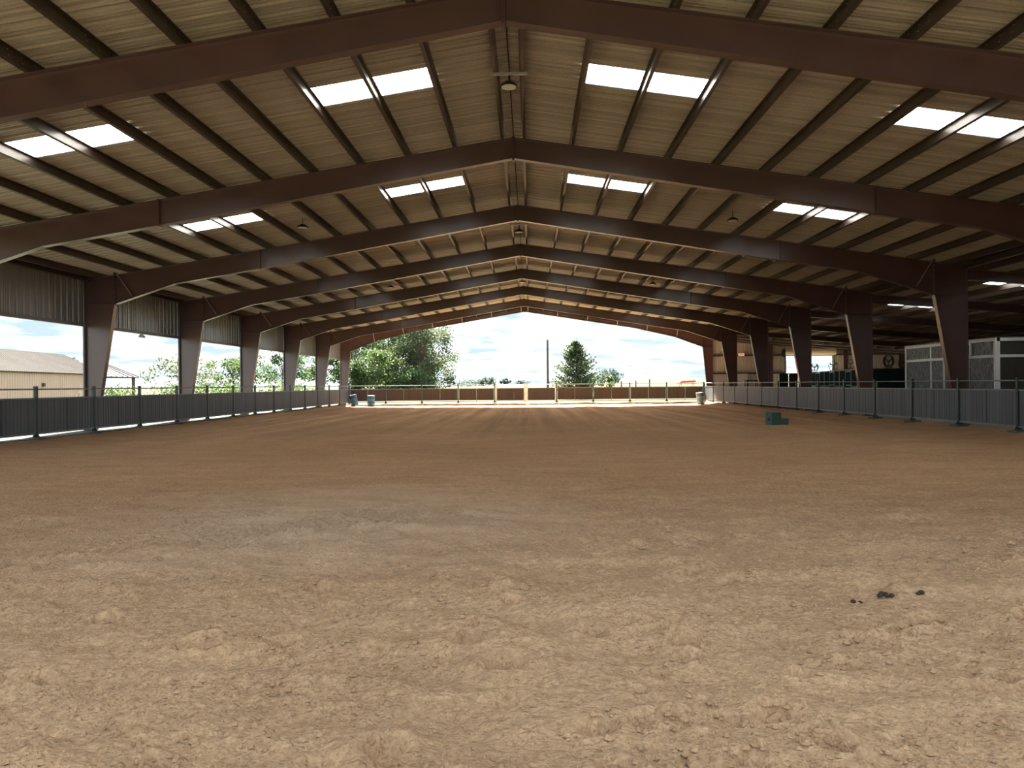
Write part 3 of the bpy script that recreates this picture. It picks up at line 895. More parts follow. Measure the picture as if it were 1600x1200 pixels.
# ------------------------------------------------------------------ arena fences
PITCH_F = 3.048
def fence_meshes():
    d = {}
    m = MB(); m.box(-.045, .045, -.045, .045, .0, 1.55); m.box(-.05, .05, -.05, .05, 1.55, 1.565); d['post'] = m.mesh('post', M_GREEN)
    m = MB(); m.box(-.13, .13, -.13, .13, -.005, .012)
    for s in (-1, 1):
        m.prism([(s * .045, .012), (s * .12, .012), (s * .045, .14)], 'y', -.006, .006)
        m.prism([(s * .045, .012), (s * .12, .012), (s * .045, .14)], 'x', -.006, .006)
    d['foot'] = m.mesh('base_plate', M_GREEN)
    m = MB(); m.prism([(-.22, -.14), (.22, -.14), (.20, -.005), (-.20, -.005)], 'y', -.20, .20); d['footing'] = m.mesh('concrete_footing', M_CONC)
    m = MB(); m.box(-.02, .02, -.03, .03, -.03, .03); m.box(.045, .06, -.015, .015, -.10, -.07); d['bracket'] = m.mesh('bracket', M_SILVER)
    return d
FM = fence_meshes()
def board_panel(w, z0, z1, m, n=None, name='panel'):
    """boards side by side along +x from 0 to w, open joints between them"""
    b = MB(); n = n or max(1, round(w / .1515)); p = w / n
    for i in range(n):
        t = .014 + (.004 if i % 2 else 0)
        x0, x1 = i * p + .004, (i + 1) * p - .004
        b.prism([(x0, -t + .006), (x0 + .012, -t), (x1 - .012, -t), (x1, -t + .006), (x1, t - .006), (x1 - .012, t), (x0 + .012, t), (x0, t - .006)], 'z', z0, z1)
    b.box(.0, w, -.006, .006, z0, z1)
    return b.mesh(name, m)
def frame_mesh(w, z0, z1, m, mid=True):
    b = MB()
    b.box(0, w, -.03, .03, z1 - .005, z1 + .04); b.box(0, w, -.03, .03, z0 - .05, z0 + .005)
    if mid: b.box(w / 2 - .02, w / 2 + .02, -.004, .004, z0, z1)
    return b.mesh('panel_frame', m)
P_BOARD = board_panel(1.43, .13, 1.17, M_BOARD)
P_JOINT = MB().box(1.452, 1.500, -.012, .012, .13, 1.17).mesh('joint_strip', M_BLACK)
P_FRAME = frame_mesh(2.95, .13, 1.17, M_GREEN2)
P_RAIL = MB().tube([(0, 0, 1.471), (2.955, 0, 1.471)], .024, 10).mesh('rail', M_RAIL)

def run_fence(root, start, direction, count, pitch, boards=None, skip=(), posts=None, footings=()):
    """sections along direction (a rotation about z)"""
    ox, oy, _ = root.location
    c, s = math.cos(direction), math.sin(direction)
    for i in range(count + 1):
        if posts and i not in posts: continue
        px, py = start[0] + c * pitch * i - ox, start[1] + s * pitch * i - oy
        po = link('post', FM['post'], root, (px, py, 0), (0, 0, direction))
        link('base_plate', FM['foot'], po)
        link('bracket', FM['bracket'], po, (0, 0, 1.471))
        if i in footings: link('concrete_footing', FM['footing'], root, (px, py, 0), (0, 0, direction + .1))
    for i in range(count):
        if i in skip: continue
        px, py = start[0] + c * (pitch * i + .047) - ox, start[1] + s * (pitch * i + .047) - oy
        link('rail', P_RAIL, root, (px, py, 0), (0, 0, direction))
        fr = link('panel_frame', P_FRAME, root, (px, py, 0), (0, 0, direction))
        for j in range(2):
            link('panel', boards or P_BOARD, fr, (.02 + j * 1.482, 0, 0))
        if not boards: link('joint_strip', P_JOINT, fr)
fl_ = thing('arena_fence', (XFL, 22.56, 0), 'dark green post fence with charcoal board panels along the open left side', 'fence')
run_fence(fl_, (XFL, 22.56 - 2 * PITCH_F), math.pi / 2, 15, PITCH_F, footings=(1, 2, 3, 5, 7))
fr_ = thing('arena_fence', (XFR, 22.44, 0), 'dark green post fence with charcoal board panels before the side aisle', 'fence')
run_fence(fr_, (XFR, 22.44 - 2 * PITCH_F), math.pi / 2, 15, 3.051, skip=(4,), footings=(1, 2, 3, 4, 5, 6, 7))
# gate leaf in the right fence
gy = 22.44 + 2 * 3.051
g = thing('arena_gate', (XFR, gy + .06, 0), 'single board gate leaf in the right fence, framed by pipe', 'gate', rz=math.pi / 2)
W_ = 2.86
MB().box(0, W_, -.025, .025, 1.165, 1.21).build('top_bar', M_GREEN2, g)
MB().box(0, W_, -.025, .025, .07, .13).build('bottom_bar', M_GREEN2, g)
for xx in (0.02, W_ - .02):
    MB().box(xx - .02, xx + .02, -.025, .025, .07, 1.49).build('stile', M_GREEN2, g)
MB().tube([(0, 0, 1.471), (W_, 0, 1.471)], .022, 10).build('rail', M_RAIL, g)
link('panel', board_panel(W_ - .08, .13, 1.165, M_BOARD), g, (.04, 0, 0))
MB().box(W_ - .10, W_ + .03, -.05, -.025, .85, .95).build('latch', M_SILVER, g)
# far fence: four sections, a double gate, four sections
PB_BOARD = board_panel(1.44, .20, 1.16, M_BROWNB)
XG0 = XFL + 4 * PITCH_F
XG1 = XFR - 4 * PITCH_F
ff = thing('arena_fence', ((XFL + XG0) / 2, YFAR, 0), 'far brown board fence left of the double gate, backlit by the sun', 'fence')
run_fence(ff, (XFL, YFAR), 0, 4, PITCH_F, boards=PB_BOARD)
ff2 = thing('arena_fence', ((XFR + XG1) / 2, YFAR, 0), 'far brown board fence right of the double gate, backlit by the sun', 'fence')
run_fence(ff2, (XG1, YFAR), 0, 4, PITCH_F, boards=PB_BOARD)
gw = (XG1 - XG0) / 2
for j, lab in enumerate(('left leaf of the brown board double gate in the far fence', 'right leaf of the brown board double gate in the far fence')):
    gx = XG0 + .08 + j * gw
    g = thing('double_gate_leaf', (gx, YFAR, 0), lab, 'gate', 'leaves of the far double gate')
    w = gw - .10
    for xx in (0.04, w - .04):
        MB().box(xx - .055, xx + .055, -.04, .04, (.02 if j == 0 else .10), 1.50).build('gate_post', M_GATEPOST, g)
    MB().tube([(0, 0, 1.471), (w, 0, 1.471)], .022, 8).build('rail', M_RAIL, g)
    MB().box(.1, w - .1, -.03, .03, 1.16, 1.20).build('top_bar', M_GREEN2, g)
    MB().box(.1, w - .1, -.03, .03, .15, .20).build('bottom_bar', M_GREEN2, g)
    link('panel', board_panel(w - .22, .20, 1.16, M_BROWNB), g, (.11, 0, 0))
    if j == 0: MB().tube([(w * .62, -.05, .85), (w * .62, -.05, .0)], .012, 6).build('drop_bolt', M_RAIL, g)

# ------------------------------------------------------------------ barrels and mounting block
def barrel(loc, label, m, lid, tilt=(0, 0, 0)):
    t = thing('plastic_barrel', loc, label, 'barrel', 'blue barrels in the far corners')
    t.rotation_euler = tilt
    R = .30
    b = MB(); b.lathe([(R - .05, 0), (R - .01, .02), (R, .06), (R, .24), (R + .014, .27), (R, .30), (R, .58), (R + .014, .61), (R, .64), (R, .82), (R - .02, .87)], 24)
    b.build('body', m, t, smooth=True)
    b = MB(); b.lathe([(R - .015, .862), (R + .004, .868), (R + .004, .895), (R - .03, .90), (R - .05, .885), (0.03, .885)], 24); b.build('lid', lid, t, smooth=True)
    b = MB(); b.lathe([(.035, .885), (.035, .91), (.02, .915)], 10, (.16, 0, 0)); b.lathe([(.035, .885), (.035, .91), (.02, .915)], 10, (-.16, 0, 0)); b.build('bungs', m, t)
M_LIDB = mat('pale_blue_lid', (0.16, 0.24, 0.30), 0.5)
M_LIDW = mat('white_lid', (0.5, 0.5, 0.48), 0.5)
barrel((-14.02, 59.6, floor_z(-14.0, 59.6) + .02), 'leaning dark blue plastic barrel against the left fence in the far corner', M_BARREL, M_LIDB, (0.02, -0.20, 0))
barrel((-12.75, 59.8, floor_z(-12.75, 59.8) - .01), 'upright blue plastic barrel beside the leaning one in the far left corner', M_BARREL, M_LIDB)
barrel((13.25, 58.2, floor_z(13.25, 58.2) - .0), 'faded blue barrel with a white lid in the far right corner', M_BARREL2, M_LIDW, (0.03, -0.10, 0))

mbk = thing('mounting_block', (9.62, 29.4, floor_z(9.62, 29.4) - .01), 'green plastic two-step mounting block standing on the sand', 'mounting block', rz=0.30)
m = MB(); m.prism([(-.36, 0), (.38, 0), (.38, .235), (.05, .235), (.04, .475), (-.345, .475)], 'y', -.22, .22); m.build('body', M_BLOCK, mbk)
m = MB(); m.box(-.35, .045, -.225, .225, .472, .487); m.build('top_tread', M_BLOCK, mbk)
m = MB(); m.box(.048, .385, -.225, .225, .232, .247); m.build('lower_tread', M_BLOCK, mbk)
m = MB(); m.box(-.362, -.34, -.06, .06, .16, .28); m.build('hand_hole', M_HOLE, mbk)
m = MB(); m.box(-.356, -.34, -.05, .05, .36, .40); m.build('badge', M_GREEN2, mbk)

# horse droppings
for k, (x, y, n) in enumerate(((2.53, 5.84, 2), (2.78, 5.95, 5), (2.85, 6.06, 3), (3.12, 6.03, 2))):
    t = thing('horse_dropping', (x, y, floor_z(x, y)), ['small dark dropping nearest the camera on the sand', 'largest clump of dark droppings on the sand', 'dark droppings just behind the largest clump', 'rightmost small dark dropping on the sand'][k], 'dropping', 'dark droppings on the near sand')
    for j in range(n):
        m = MB(); r = random.uniform(.018, .030); ax, ay = random.uniform(-.06, .06), random.uniform(-.03, .03)
        m.lathe([(r * .3, -r * .6), (r * .85, -r * .3), (r, .1 * r), (r * .8, r * .5), (r * .3, r * .75)], 8, (ax, ay, r * .5)); m.build('clod', M_DUNG, t, smooth=True)

# ------------------------------------------------------------------ lamps
def lamp(loc, label, top_z, bracket=False):
    t = thing('high_bay_lamp', loc, label, 'lamp', 'round high bay lamps under the roof')
    m = MB(); m.lathe([(.08, .10), (.10, .075), (.165, .045), (.175, 0.0), (.155, -.006)], 24); m.build('housing', M_BLACK, t, smooth=False)
    m = MB(); m.lathe([(.152, -.004), (.150, -.012), (.10, -.016), (.01, -.017)], 24); m.build('lens', M_LENS, t, smooth=True)
    h = top_z - loc[2]
    m = MB(); m.tube([(0, 0, .09), (0, 0, h)], .008, 6); m.tube([(0, 0, .13), (.09, .0, h)], .005, 5); m.build('hanger', M_CABLE, t)
    if bracket:
        MB().box(-.38, .38, -.025, .025, h - .03, h + .02).build('cross_bar', M_SILVER, t)
zl = ZR - .06
lamp((XR, 15.25, 7.56), 'round lamp under the ridge, nearest the camera', zl, True)
lamp((XR, 29.6, 7.52), 'round lamp under the ridge beyond the third frame', zl, True)
lamp((XR, 44.2, 7.52), 'round lamp under the ridge far down the arena', zl, True)
for (x, y, lab) in ((-7.35, 24.2, 'round lamp under the left roof slope beyond the second frame'), (6.60, 24.3, 'round lamp under the right roof slope beyond the second frame'),
                    (-7.3, 39.4, 'round lamp under the left roof slope, farther one'), (6.55, 39.7, 'round lamp under the right roof slope, farther one')):
    lamp((x, y, zt(x) - .12), lab, zt(x) + .18)
# flood light below the hung sheets
t = thing('flood_light', (XCL - .06, 30.75, ZB - .06), 'twin flood light below the hung sheets on the left', 'lamp')
MB().box(-.05, .05, -.05, .05, -.06, 0).build('bracket', M_SILVER, t)
for s in (-1, 1):
    m = MB(); m.lathe([(.03, 0), (.075, -.05), (.085, -.10), (.06, -.105)], 12, (0, s * .13, -.04)); m.build('head', M_SILVER, t)
m = MB(); m.bar((0, -.14, -.05), (0, .14, -.05), .03, .03); m.build('arm', M_BLACK, t)
# strip light in the aisle
t = thing('strip_light', (18.6, 42.0, 4.45), 'thin white strip light hung in the dark side aisle', 'lamp', rz=0.15)
MB().box(-.62, .62, -.06, .06, 0, .06).build('housing', M_WHITE, t)
MB().tube([(-.6, 0, -.02), (.6, 0, -.02)], .018, 8).build('tube', M_LENS, t)
MB().tube([(-.5, 0, .05), (-.5, 0, 1.0)], .006, 5).build('hanger', M_CABLE, t)
MB().tube([(.5, 0, .05), (.5, 0, 1.0)], .006, 5).build('hanger', M_CABLE, t)
# pale bars added to draw the lit purlin flanges of the far aisle
t = thing('lit_flange_bars', (18, 58.5, 0), 'pale bars added for the lit purlin flanges under the far aisle roof', 'pipe')
MB().tube([(15.8, 58.5, za(15.8) - .42), (31.0, 58.5, za(31.0) - .42)], .035, 8).build('pipe', M_SILVER, t, world=True)
MB().tube([(15.8, 58.5, za(15.8) - .62), (31.0, 58.5, za(31.0) - .62)], .03, 8).build('pipe', M_SILVER, t, world=True)
for xx in (17, 20, 23, 26, 29):
    MB().tube([(xx, 58.5, za(xx) + .0), (xx, 58.5, za(xx) - .62)], .012, 6).build('hanger', M_BLACK, t, world=True)

# exit sign
t = thing('exit_sign', (17.78, YEND - .16, 3.82), 'small red and white exit sign over the walk door', 'sign')
M_SIGN = mat('lit_sign_face', (0.75, 0.62, 0.57), .5)
M_SIGN.node_tree.nodes['Principled BSDF'].inputs['Emission Color'].default_value = (1.0, 0.45, 0.38, 1)
M_SIGN.node_tree.nodes['Principled BSDF'].inputs['Emission Strength'].default_value = 0.06
MB().box(-.24, .24, -.02, .03, -.11, .11).build('box', M_SIGN, t)
cu = bpy.data.curves.new('letters', 'FONT'); cu.body = 'EXIT'; cu.size = .17; cu.align_x = 'CENTER'; cu.align_y = 'CENTER'; cu.extrude = .003
tmp = bpy.data.objects.new('tmp', cu); COL.objects.link(tmp)
bpy.context.view_layer.update()
me = bpy.data.meshes.new_from_object(tmp.evaluated_get(bpy.context.evaluated_depsgraph_get()))
bpy.data.objects.remove(tmp, do_unlink=True)
me.materials.clear(); me.materials.append(M_RED)
link('letters', me, t, (0, -.024, 0), (math.pi / 2, 0, 0))

# ------------------------------------------------------------------ horse stalls
ST_H = 2.28
p0, p1 = Vector((20.2, 46.6)), Vector((22.4, 60.0))
sdir = (p1 - p0).normalized(); sang = math.atan2(sdir.y, sdir.x); slen = (p1 - p0).length
labs = ['nearest dark green horse stall with pale metal door frame in the aisle', 'middle dark green horse stall in the aisle', 'farthest dark green horse stall of the row in the aisle']
nst = 3; sl = slen / nst
for i in range(nst):
    b = p0 + sdir * (sl * i)
    t = thing('horse_stall', (b.x, b.y, -.06), labs[i], 'stall', 'dark green stalls in the aisle', rz=sang)
    for xx in (0.04, sl * .30, sl - .06):
        MB().box(xx - .03, xx + .03, -.02, .012, 0, ST_H + .02).build('post', M_SILVER, t)
    MB().box(0, sl, -.02, .02, ST_H - .02, ST_H + .05).build('top_rail', M_SILVER, t)
    for (a, c) in ((.08, sl * .30 - .04), (sl * .62 + .04, sl - .10)):
        m = MB(); n = max(3, int((c - a) / .14)); w = (c - a) / n
        for q in range(n): m.box(a + q * w + .006, a + (q + 1) * w - .006, -.010, .010, 1.30, ST_H - .02)
        m.box(a, c, -.004, .004, 1.30, ST_H - .02)
        m.build('front_panel', M_STALLG, t)
        MB().box(a, c, -.02, .02, .04, 1.28).build('kick_board', M_GREEN2, t)
    d = MB(); d.box(sl * .30 + .05, sl * .62 - .05, .012, .03, .06, ST_H - .08); dd = d.build('door', M_STALLG, t)
    m = MB(); a, c = sl * .30 + .05, sl * .62 - .05
    for zz in (.06, 1.28, ST_H - .12): m.box(a, c, .03, .04, zz, zz + .06)
    for xx in (a, c - .05): m.box(xx, xx + .05, .03, .04, .06, ST_H - .08)
    m.build('door_frame', M_SILVER, dd)
    # partition back from the front
    MB().box(sl - .03, sl + .0, -3.4, 0, 0, ST_H).build('partition', M_STALLG, t)
# near end wall of the stall block, facing the camera
t = thing('stall_end_wall', (20.5, 46.45, -.06), 'ribbed dark green end wall of the stall block facing the arena', 'stall wall')
nb = 26; w = 3.9 / nb
m = MB()
for q in range(nb): m.box(q * w + .012, (q + 1) * w - .012, -.02, .02, .55, ST_H)
m.box(0, 3.9, -.008, .008, .55, ST_H); m.build('ribbed_sheet', M_STALLG, t)
for xx in (0, 2.55, 3.9): MB().box(xx - .035, xx + .035, -.04, .04, 0, ST_H + .03).build('post', M_GREEN2, t)
MB().box(0, 3.9, -.03, .03, ST_H, ST_H + .05).build('top_rail', M_GREEN, t)
MB().box(0, 3.9, -.03, .03, .50, .56).build('bottom_rail', M_GREEN2, t)
MB().box(0, 3.9, -.012, .012, 0.0, .50).build('kick_board', M_DARK, t)
# loose green panel leaning before the end wall
t = thing('stall_partition', (20.0, 60.4, -.06), 'dark green stall partition below the roll-up door', 'stall wall')
for q in range(3):
    MB().box(q * .75 + .01, q * .75 + .72, -.02, .02, .05, 2.20).build('panel', M_STALLG if q != 1 else M_BLACK, t)
MB().box(0, 2.25, -.03, .03, 2.20, 2.25).build('top_rail', M_GREEN, t)

def fan(loc, ang, label, r=.30, tilt=0.2):
    t = thing('drum_fan', loc, label, 'fan', 'round fans on top of the stalls', rz=ang)
    zc = r + .06
    m = MB()
    for rr in (r, r * .66, r * .33):
        pts = [(rr * math.cos(2 * math.pi * k / 24), .07 * math.sin(0), zc + rr * math.sin(2 * math.pi * k / 24)) for k in range(25)]
        m.tube(pts, .014 if rr == r else .006, 5, False)
    m.build('guard', M_BLACK, t)
    m = MB(); seg = 24
    for yy in (-.09, .09):
        for k in range(seg): m.v.append((r * math.cos(2 * math.pi * k / seg), yy, zc + r * math.sin(2 * math.pi * k / seg)))
    for k in range(seg): m.f.append((k, (k + 1) % seg, seg + (k + 1) % seg, seg + k))
    m.build('shroud', M_BLACK, t)
    for k in range(3):
        g = 2 * math.pi * k / 3 + .5
        m = MB(); c, s = math.cos(g), math.sin(g)
        m.quad((.04 * c, .0, zc + .04 * s), (.9 * r * math.cos(g - .28), .03, zc + .9 * r * math.sin(g - .28)), (.92 * r * math.cos(g + .28), -.03, zc + .92 * r * math.sin(g + .28)))
        m.build('blade', M_GREEN2, t)
    m = MB(); m.tube([(0, -.06, zc), (0, .10, zc)], .05, 10); m.build('motor', M_BLACK, t)
    m = MB(); m.box(-.22, .22, -.05, .05, 0, .03); m.bar((-.2, 0, .02), (-r - .02, 0, zc), .03, .03); m.bar((.2, 0, .02), (r + .02, 0, zc), .03, .03); m.build('stand', M_BLACK, t)
zf = ST_H - .02
def on_row(u): q = p0 + sdir * u; return (q.x, q.y, zf)
fan(on_row(1.6), sang + 1.2, 'fan lying on the near stall beside the brown wall post', .28)
fan(on_row(6.2), sang + 1.4, 'fan on the stalls right of the roll-up doorway')
fan(on_row(12.4), sang + 1.9, 'fan on the far stalls against the roll-up doorway', .30)
fan((22.05, 46.45, zf + .03), .35, 'larger tilted fan on the ribbed stall end wall', .36)
fan((22.95, 46.45, zf + .03), -.4, 'fan on the stall end wall nearest the white framed room', .28)

# black stand and wheel in the aisle by the walk door
t = thing('tool_stand', (17.3, 58.8, -.06), 'black metal stand by the walk door behind the fence', 'stand')
for xx in (-.42, .42):
    for yy in (-.25, .25): MB().box(xx - .03, xx + .03, yy - .03, yy + .03, 0, 1.68).build('leg', M_BLACK, t)
MB().box(-.47, .47, -.3, .3, 1.64, 1.72).build('top', M_BLACK, t)
for xx in (-.3, -.1, .1, .3): MB().box(xx - .015, xx + .015, -.28, -.25, 1.72, 1.80).build('peg', M_BLACK, t)
t = thing('hose_reel', (17.05, 57.6, -.06), 'pale coiled hose reel below the black stand', 'hose reel', rz=.2)
m = MB(); pts = [(.20 * math.cos(a * .4), .02 * (a % 5) - .05, 1.17 + .20 * math.sin(a * .4)) for a in range(64)]; m.tube(pts, .022, 6); m.build('hose', M_SILVER, t)
m = MB(); m.bar((-.2, 0, 0), (0, 0, 1.17), .04, .04); m.bar((.2, 0, 0), (0, 0, 1.17), .04, .04); m.build('stand', M_SILVER, t)

# ------------------------------------------------------------------ white framed room in the aisle
bx0, bx1, by0, by1, bh = 19.66, 24.8, 32.0, 39.5, 3.28
rm = thing('framed_room', (bx0, by0, -.06), 'white framed room with streaked dark panels standing in the aisle', 'room')
H = bh + .06
def bxp(nm, x0, x1, y0, y1, z0, z1, m): return MB().box(x0, x1, y0, y1, z0, z1).build(nm, m, rm)
ly, lx = by1 - by0, bx1 - bx0
zm = 2.51 + .06
posts = [0.0, 1.95, 3.9, 5.05, ly]
for q in posts: bxp('post', -.04 if q else -.06, .06 if q else .14, q - .06, q + .06, 0, H, M_WHITE)
bxp('top_beam', -.05, .05, 0, ly, H - .14, H, M_WHITE)
bxp('mid_rail', -.045, .045, 0, ly, zm - .06, zm + .06, M_WHITE)
for a, b in zip(posts[:-1], posts[1:]):
    bxp('lower_panel', -.01, .02, a + .05, b - .05, 0.02, zm - .06, M_STREAK)
    bxp('upper_panel', -.01, .02, a + .05, b - .05, zm + .06, H - .14, M_STREAK)
bxp('front_beam', 0, lx, -.06, .06, H - .14, H, M_WHITE)
bxp('front_rail', 0, lx, -.05, .05, zm - .06, zm + .06, M_WHITE)
bxp('front_post', lx - .06, lx + .06, -.06, .06, 0, H, M_WHITE)
bxp('front_panel', .1, lx - .06, -.01, .02, .02, zm - .06, M_DARK)
bxp('front_upper_panel', .1, lx - .06, -.01, .02, zm + .06, H - .14, M_DARK)
bxp('back_wall', 0, lx, ly - .02, ly, 0, H - .1, M_DARK)
# corrugated lid
m = MB(); n = 40
for q in range(n):
    a, b = -.08 + (ly + .16) * q / n, -.08 + (ly + .16) * (q + 1) / n
    m.quad((-.10, a, H + .01 + (.03 if q % 2 else 0)), (lx + .1, a, H + .01 + (.03 if q % 2 else 0)), (lx + .1, b, H + .01 + (0 if q % 2 else .03)), (-.10, b, H + .01 + (0 if q % 2 else .03)))
m.build('corrugated_lid', M_SILVER, rm)
# fittings on the long side
m = MB(); m.box(-.10, -.02, 1.70, 1.92, zm + .08, zm + .62); f = m.build('vent_window', M_WHITE, rm)
MB().box(-.105, -.095, 1.75, 1.87, zm + .15, zm + .55).build('vent_opening', M_HOLE, f)
m = MB(); m.box(-.12, -.01, .18, .50, zm + .38, zm + .62); m.build('junction_box', M_GREEN2, rm)

# ------------------------------------------------------------------ outside: buildings
def gable(name, label, a, b, depth, eave, ridge, wallm, roofm, lamp_=False, base=-.5, over=.25, stripes=.45):
    """long wall from a to b (left-to-right seen from the arena), building behind it"""
    a, b = Vector(a), Vector(b)
    d = (b - a); Ln = d.length; ang = math.atan2(d.y, d.x)
    t = thing(name, (a.x, a.y, base), label, 'building', rz=ang)
    e, r = eave - base, ridge - base
    n = int(Ln / stripes); w = Ln / n
    m = MB()
    for q in range(n):
        m.box(q * w + .03, (q + 1) * w - .03, -.025, .1, 0, e)
    m.box(0, Ln, 0, .1, 0, e)
    m.build('long_wall', wallm, t)
    for xx, nm in ((0, 'gable_wall'), (Ln, 'gable_wall')):
        m = MB(); m.prism([(0, 0), (depth, 0), (depth, e), (depth / 2, r), (0, e)], 'x', xx - .05, xx + .05); m.build(nm, wallm, t)
    MB().box(0, Ln, depth - .1, depth, 0, e).build('back_wall', wallm, t)
    for s in (0, 1):
        m = MB(); k = (r - e) / (depth / 2)
        y0, z0 = (-over, e - over * k) if s == 0 else (depth + over, e - over * k)
        m.quad((-over, y0, z0 + .06), (Ln + over, y0, z0 + .06), (Ln + over, depth / 2, r + .06), (-over, depth / 2, r + .06))
        m.quad((-over, y0, z0), (-over, depth / 2, r), (Ln + over, depth / 2, r), (Ln + over, y0, z0))
        nn = int(Ln / stripes)
        for q in range(nn + 1):
            x = q * Ln / nn
            m.bar((x, y0, z0 + .07), (x, depth / 2, r + .07), .05, .06)
        m.build('roof_slope', roofm, t)
    m = MB(); m.box(-over, Ln + over, -over - .02, -over + .10, e - over * ((r - e) / (depth / 2)) - .06, e - over * ((r - e) / (depth / 2)) + .05); m.build('gutter', roofm, t)
    return t
t = gable('metal_building', 'tan metal building with a pale striped roof beyond the left fence', (-44.6, 50.0), (-50.75, 88.0), 9.0, 3.2, 5.45, M_TANWALL, M_TANROOF)
m = MB(); m.box(23.2, 23.55, -.22, -.03, 2.2, 2.55); m.build('wall_lamp', M_DARK, t)
gable('metal_building', 'second building whose roof peak shows at the left picture edge', (-63.5, 66.0), (-68.0, 96.0), 11, 4.6, 7.3, M_TANWALL, M_GREYROOF)
# open shelter at the end of the tan building
t = thing('open_shelter', (-54.0, 94.4, -.5), 'open shelter with grey striped roof and timber posts past the tan building', 'shelter')
m = MB()
e, r = 3.45, 5.9
cs = [(-6.5, -5.0), (1.2, -5.0), (1.2, 5.5), (-6.5, 5.5)]
ap_ = [(-3.2, -1.5), (-3.2, 2.0)]
m.quad((cs[0][0], cs[0][1], e), (cs[1][0], cs[1][1], e), (*ap_[0], r)); m.quad((cs[1][0], cs[1][1], e), (cs[2][0], cs[2][1], e), (*ap_[1], r), (*ap_[0], r))
m.quad((cs[2][0], cs[2][1], e), (cs[3][0], cs[3][1], e), (*ap_[1], r)); m.quad((cs[3][0], cs[3][1], e), (cs[0][0], cs[0][1], e), (*ap_[0], r), (*ap_[1], r))
m.box(cs[0][0], cs[1][0], cs[0][1], cs[2][1], e - .12, e - .02)
m.build('roof', M_GREYROOF, t)
m = MB()
for q in range(9):
    y = -5.0 + q * 1.3; f = min(max((y + 5) / 10.5, 0), 1); yt = -1.5 + f * 3.5
    m.bar((1.2, y, e + .04), (-3.2, yt, r + .04), .07, .06)
for q in range(7):
    x = -6.5 + q * 1.28
    m.bar((x, -5.0, e + .04), (-3.2, -1.5, r + .04), .07, .06)
m.build('roof_seams', M_DARK, t)
for (x, y) in ((.7, -4.6), (.7, 5.0), (-6.0, -4.6), (-6.0, 5.0)):
    MB().box(x - .16, x + .16, y - .16, y + .16, 0, e - .1).build('post', M_POLE, t)
# mast
t = thing('antenna_mast', (-59.8, 100.0, -.5), 'thin antenna mast with a wire cage on top above the tan roof', 'antenna')
t.scale = (1.12, 1.12, 1.12)
MB().tube([(0, 0, 0), (0, 0, 7.4)], .06, 6).build('pole', M_POLE, t)
m = MB()
for zz in (8.1, 8.75): m.box(-.24, .24, -.24, .24, zz - .02, zz + .02)
for a in (-.22, .22):
    for b in (-.22, .22): m.bar((a, b, 8.1), (a, b, 8.75), .04, .04)
m.bar((0, 0, 7.4), (0, 0, 9.2), .05, .05)
m.build('cage', M_SILVER, t)
m = MB(); m.tube([(.22, 0, 8.1), (-.5, 0, 7.9), (-.55, 0, 7.4), (-.2, 0, 6.9)], .02, 5); m.tube([(-.35, 0, 6.8), (.3, 0, 6.8)], .03, 5); m.build('wires', M_SILVER, t)

# ------------------------------------------------------------------ outside: trees, pole, table, pasture posts
def leaves(centres, radii, counts, size, seed):
    r = np.random.default_rng(seed)
    P = []
    for c, rad, n in zip(centres, radii, counts):
        d = r.normal(size=(n, 3)); d /= np.linalg.norm(d, axis=1)[:, None]
        P.append(np.array(c) + d * (r.random((n, 1)) ** 0.45) * np.array(rad))
    P = np.concatenate(P); n = len(P)
    a = r.normal(size=(n, 3)); a /= np.linalg.norm(a, axis=1)[:, None]
    b = np.cross(a, r.normal(size=(n, 3))); b /= np.linalg.norm(b, axis=1)[:, None]
    s = size * r.uniform(.6, 1.3, (n, 1))
    a *= s; b *= s * .6
    V = np.stack([P - a, P - b * .9, P + a, P + b * .9], 1).reshape(-1, 3)
    Fc = np.arange(4 * n).reshape(-1, 4)
    return V, Fc
def foliage(V, Fc, m, parent, name='foliage'):
    me = bpy.data.meshes.new(name); me.from_pydata(V.tolist(), [], Fc.tolist()); me.materials.append(m); me.update()
    return link(name, me, parent)
def tree(name, label, base, h, rx, leafm, n=3600, seed=1, trunk=.28, blobs=22, lo=.25, size=.17, sparse=1.0, group='trees beyond the arena', shape=1.0):
    t = thing(name, base, label, 'tree', group)
    r = np.random.default_rng(seed)
    m = MB(); rt = max(.05, h * .013)
    m.tube([(0, 0, -.3), (.04 * h * r.normal() * .4, .02, h * .35), (.03 * h * r.normal() * .5, 0, h * .8)], [rt, rt * .7, rt * .22], 8)
    cs, rs, ns = [], [], []
    for k in range(blobs):
        z = h * (lo + (1 - lo) * r.random() ** .9)
        f = math.sin(math.pi * min(max((z / h - lo * .6) / (1.06 - lo * .6), 0.02), .98)) ** .6 * shape
        g = r.uniform(0, 2 * math.pi); q = rx * f * math.sqrt(r.random())
        c = (q * math.cos(g), q * math.sin(g), z)
        cs.append(c); s = r.uniform(.16, .30) * rx * sparse + .25; rs.append((s, s, s * .75)); ns.append(n // blobs)
        m.tube([(0, 0, h * (.15 + .5 * (z / h) * .7)), (c[0] * .6, c[1] * .6, z * .86), c], [rt * .4, rt * .22, rt * .07], 5)
    m.build('trunk', M_BARK, t)
    V, Fc = leaves(cs, rs, ns, size, seed + 100)
    foliage(V, Fc, leafm, t)
    return t
def gz(x, y): return ground_z(x, y)
def T(x, y): return (x, y, gz(x, y))
tree('young_tree', 'sparse young tree behind the fourth left column', T(-32.6, 70), 4.4, 3.5, M_LEAF_C, 1500, 2, blobs=20, size=.13, sparse=.8)
tree('young_tree', 'bright green young tree between the fourth and fifth left columns', T(-30.0, 75), 4.6, 2.6, M_LEAF_B, 1900, 3, blobs=18, size=.15)
